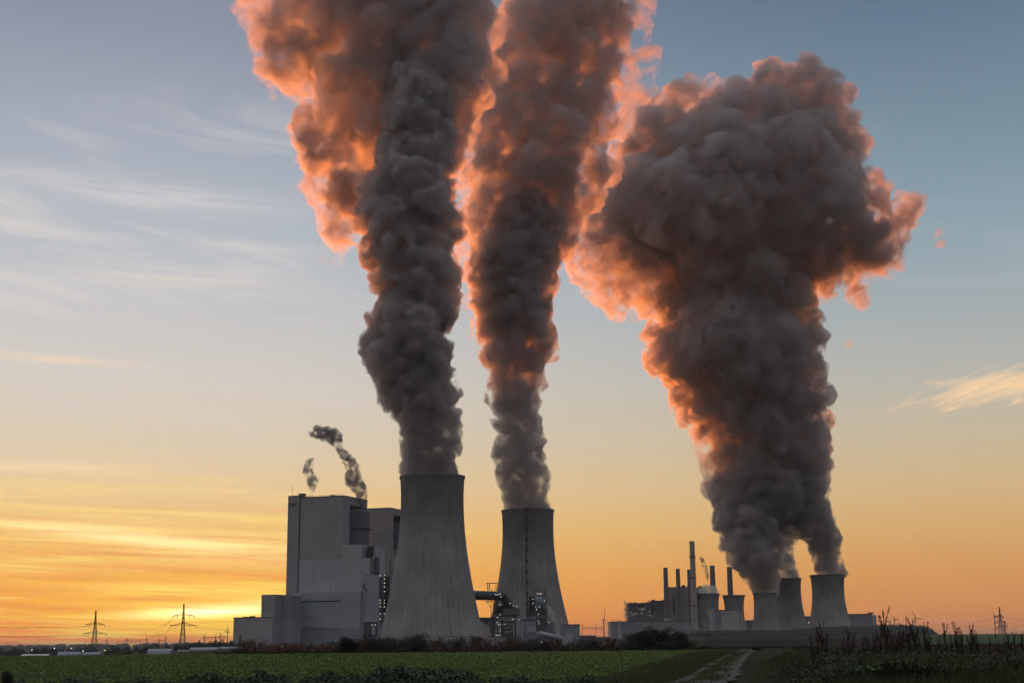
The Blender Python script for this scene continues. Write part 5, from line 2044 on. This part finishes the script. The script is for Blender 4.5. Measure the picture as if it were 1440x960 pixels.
# --- plume of the second tower
pl2 = plume('brown-grey steam plume rising from the second large cooling tower', g2 + Vector((0, 0, z2)))
core2 = [(721, 710, 777, D2), (690, 704, 770, D2), (660, 694, 771, D2 + 2), (630, 694, 768, D2 + 4), (600, 690, 762, D2 + 6), (575, 684, 756, D2 + 8), (545, 690, 760, D2 + 12), (505, 678, 773, D2 + 18),
         (470, 668, 782, D2 + 24), (440, 664, 776, D2 + 30), (400, 656, 779, D2 + 38), (360, 648, 800, D2 + 46), (320, 650, 806, D2 + 54), (280, 655, 840, D2 + 64), (240, 652, 866, D2 + 74),
         (200, 662, 876, D2 + 84), (150, 668, 862, D2 + 96), (100, 690, 866, D2 + 108), (50, 690, 890, D2 + 120), (0, 695, 905, D2 + 130), (-60, 690, 915, D2 + 145)]
c, r = plume_spheres([q for q in core2 if q[0] <= 440], rp)
hull('head', c, r, 2.3, M['steam_mid'], pl2, ((34, 22.0), (11, 8.0), (4, 3.0)), loc=pl2.location)
c, r = plume_spheres([q for q in core2 if q[0] >= 400] + [(360, 668, 786, D2 + 46), (310, 690, 785, D2 + 56), (270, 712, 772, D2 + 64)], rp)
hull('core', c, r, 1.9, M['steam_brown'], pl2, ((26, 14.0), (9, 6.0), (3.4, 2.4)), zmin=g2.z + z2 - 6, loc=pl2.location)
for rows in ([(160, 862, 888, D2 + 130), (135, 862, 905, D2 + 130), (105, 866, 925, D2 + 132), (80, 880, 936, D2 + 134), (68, 905, 938, D2 + 136)],
             [(290, 630, 680, D2 + 130), (240, 640, 700, D2 + 130), (190, 645, 710, D2 + 132), (140, 655, 720, D2 + 134)],
             [(480, 655, 672, D2 + 40), (430, 640, 668, D2 + 42), (380, 636, 660, D2 + 46), (345, 638, 660, D2 + 50)],
             [(60, 880, 915, D2 + 120), (20, 885, 925, D2 + 124), (-20, 890, 930, D2 + 126)]):
    c, r = plume_spheres(rows, rp, depth=1.0, capbot=True)
    hull('wisp', c, r, 2.8, M['steam_thin'], pl2, ((22, 10.0), (8, 4.5), (3.4, 2.0)), loc=pl2.location)

# --- merged plume of the three older towers
DA, DB, DC = 2560, 2760, 2620
pl3 = plume('huge mushroom-shaped steam cloud merged from the three older towers at the right', gB + Vector((0, 0, zB)))
for rows, zz in (([(836, 1063, 1094, DA), (815, 1052, 1096, DA), (795, 1034, 1100, DA), (770, 1020, 1100, DA + 20), (745, 1008, 1102, DA + 50), (715, 1006, 1104, DA + 85), (690, 1010, 1106, DA + 110), (665, 1020, 1096, DA + 130)], gA.z + zA),
                 ([(816, 1095, 1128, DB), (795, 1094, 1119, DB), (770, 1092, 1116, DB - 10), (745, 1084, 1114, DB - 30), (715, 1080, 1118, DB - 60), (690, 1078, 1122, DB - 90)], gB.z + zB),
                 ([(811, 1146, 1190, DC), (795, 1145, 1186, DC), (770, 1137, 1181, DC), (745, 1124, 1183, DC), (720, 1106, 1166, DC), (690, 1092, 1163, DC + 10), (655, 1080, 1164, DC + 20)], gC.z + zC)):
    c, r = plume_spheres(rows, rp)
    hull('stem', c, r, 2.2, M['steam_stem'], pl3, ((20, 10.0), (8, 5.0), (3.4, 2.4)), zmin=zz - 5, loc=pl3.location)
DM = 2660
core3 = [(700, 1004, 1162, DM), (660, 994, 1164, DM), (620, 1000, 1164, DM), (580, 980, 1170, DM), (540, 966, 1172, DM + 5), (505, 925, 1160, DM + 10), (470, 910, 1158, DM + 15), (440, 922, 1158, DM + 20),
         (400, 950, 1142, DM + 30), (370, 930, 1150, DM + 40)]
c, r = plume_spheres(core3, rp, depth=0.8)
hull('column', c, r, 2.8, M['steam_far'], pl3, ((36, 20.0), (13, 9.0), (4.6, 3.6)), loc=pl3.location)
head3 = ([(405, 1000, 1110, DM + 40), (375, 955, 1140, DM + 40), (345, 895, 1185, DM + 40), (315, 850, 1215, DM + 41), (285, 842, 1225, DM + 42), (250, 868, 1215, DM + 45), (215, 895, 1195, DM + 48), (190, 915, 1190, DM + 50), (160, 950, 1180, DM + 54)],
         [(235, 985, 1196, DM + 30), (190, 985, 1205, DM + 34), (152, 1000, 1196, DM + 40), (128, 1036, 1180, DM + 46), (110, 1060, 1152, DM + 50), (90, 1074, 1114, DM + 52)],
         [(265, 872, 960, DM + 90), (218, 886, 990, DM + 92), (178, 900, 1012, DM + 94), (146, 925, 1034, DM + 96), (116, 948, 1012, DM + 98)],
         [(352, 1165, 1236, DM + 10), (312, 1176, 1252, DM + 10), (265, 1186, 1248, DM + 12), (226, 1176, 1224, DM + 14), (196, 1160, 1222, DM + 16), (168, 1160, 1196, DM + 18)],
         [(350, 832, 900, DM + 60), (312, 816, 900, DM + 60), (275, 832, 910, DM + 62), (240, 860, 915, DM + 64)])
cr = [plume_spheres(q, rp, step=0.26, lobes=12, depth=0.65, lv=((11, 0.24, 0.46), (8, 0.24, 0.44)), minr=3.0, capbot=True, lobe=(0.18, 0.44)) for q in head3]
c, r = np.concatenate([q[0] for q in cr]), np.concatenate([q[1] for q in cr])
hull('head', c, r, 3.2, M['steam_head_far'], pl3, ((60, 34.0), (22, 18.0), (7, 6.0)), loc=pl3.location)
for rows in ([(440, 850, 950, DM + 70), (420, 840, 968, DM + 70), (395, 800, 972, DM + 72), (365, 790, 965, DM + 74), (340, 795, 930, DM + 76), (315, 805, 900, DM + 78), (290, 815, 880, DM + 80)],
             [(368, 1190, 1262, DM + 20), (345, 1200, 1276, DM + 22), (318, 1222, 1284, DM + 24), (296, 1240, 1290, DM + 26), (280, 1262, 1300, DM + 28)],
             [(412, 1135, 1185, DM + 50), (392, 1130, 1230, DM + 50), (365, 1135, 1268, DM + 52), (340, 1180, 1284, DM + 52), (315, 1225, 1286, DM + 54), (292, 1245, 1300, DM + 56), (272, 1270, 1308, DM + 58)],
             [(310, 848, 905, DM + 80), (250, 852, 922, DM + 84), (200, 856, 928, DM + 88), (158, 868, 935, DM + 90), (130, 890, 940, DM + 92)],
             [(520, 905, 960, DM + 40), (490, 900, 960, DM + 40), (460, 905, 960, DM + 40), (430, 925, 975, DM + 40)],
             [(690, 985, 1015, DM), (650, 980, 1010, DM), (600, 965, 1005, DM)]):
    c, r = plume_spheres(rows, rp, depth=1.0, capbot=True)
    hull('wisp', c, r, 3.4, M['steam_head_far'] if rows[0][0] == 368 else M['steam_thin'], pl3, ((28, 14.0), (10, 6.0), (4, 2.6)), loc=pl3.location)

# --- small detached puffs and small steam
for rows, D, mt, lab, vox in (
        ([(345, 1312, 1330), (325, 1314, 1333), (318, 1318, 1328)], DM + 60, 'steam_thin', 'tiny orange shred of steam right of the mushroom cloud', 2.2),
        ([(428, 1195, 1230), (415, 1180, 1232), (402, 1178, 1205)], DM + 50, 'steam_thin', 'flat orange shred of steam under the right wing of the mushroom cloud', 2.4),
        ([(488, 1183, 1200), (479, 1182, 1202)], DM + 50, 'steam_thin', 'very small pink puff right of the column below the mushroom cloud', 2.0)):
    rr = [(a, b, c_, D) for a, b, c_ in rows]
    c, r = plume_spheres(rr, rp, depth=1.0, capbot=True)
    o = hull('steam_puff', c, r, vox, M[mt], None, ((16, 7.0), (6, 3.0)), loc=Vector(c[0]))
    o.location = Vector(c[0])
    tag(o, lab, 'steam puff', 'detached steam puffs')
for rows, D, mt, lab, vox in (
        ([(709, 434, 440), (698, 434, 441), (688, 433, 443), (677, 431, 449), (662, 424, 440), (645, 431, 443)], 1660, 'steam_small', 'small dark puff of vapour over the left of the boiler house roof', 0.9),
        ([(712, 502, 516), (690, 497, 517), (676, 483, 512), (660, 487, 506), (645, 480, 500), (630, 471, 482), (618, 462, 484), (610, 434, 480), (603, 436, 474)], 1690, 'steam_small', 'trailing dark wisp of vapour drifting left over the boiler house roof', 0.9),
        ([(836, 983, 1012), (829, 981, 1011), (824, 983, 1004)], 2500, 'steam_white', 'pale low steam lying over the rim of the small flared tower', 1.3),
        ([(820, 993, 997), (805, 991, 998), (790, 984, 992), (782, 983, 990)], 2500, 'steam_small', 'faint thin vapour trail beside the chimney behind the small steaming tower', 1.0),
        ([(868, 876, 882), (855, 877, 884), (842, 876, 882)], 2400, 'steam_small', 'small grey vapour puff left of the dark boiler block', 1.0),
        ([(884, 779, 785), (870, 773, 784), (858, 768, 780), (850, 766, 772)], 1640, 'steam_white', 'pale steam leak drifting before the second cooling tower', 0.8)):
    rr = [(a, b, c_, D) for a, b, c_ in rows]
    c, r = plume_spheres(rr, rp, depth=1.0, capbot=True)
    o = hull('vapour_puff', c, r, vox, M[mt], None, ((7, 3.5), (2.5, 1.6)), loc=Vector(c[0]))
    o.location = Vector(c[0])
    tag(o, lab, 'steam puff', 'small vapour puffs over the plant')

# ------------------------------------------------------------------ the evening air
hz = MB().box(-16500, 16500, -500, 12300, -7, 1250)
hm = bpy.data.materials.new('evening_haze')
hm.use_nodes = True
ht = NT(hm.node_tree)
ht.n.clear()
ho = ht.node('ShaderNodeOutputMaterial')
hv = ht.node('ShaderNodeVolumePrincipled')
hv.inputs['Color'].default_value = (0.80, 0.82, 0.88, 1)
hv.inputs['Density'].default_value = HAZE
hv.inputs['Anisotropy'].default_value = 0.2
ht.link(hv.outputs[0], ho.inputs['Volume'])
haze = hz.build('haze', hm)
haze['kind'] = 'stuff'
ms = MB().box(-9000, 9000, 900, 9000, -6.5, 24)
mm = bpy.data.materials.new('low_mist')
mm.use_nodes = True
ht = NT(mm.node_tree)
ht.n.clear()
ho = ht.node('ShaderNodeOutputMaterial')
hv = ht.node('ShaderNodeVolumePrincipled')
hv.inputs['Color'].default_value = (0.82, 0.84, 0.88, 1)
hv.inputs['Density'].default_value = 1.2e-4
hv.inputs['Anisotropy'].default_value = 0.2
ht.link(hv.outputs[0], ho.inputs['Volume'])
mist = ms.build('ground_mist', mm)
mist['kind'] = 'stuff'
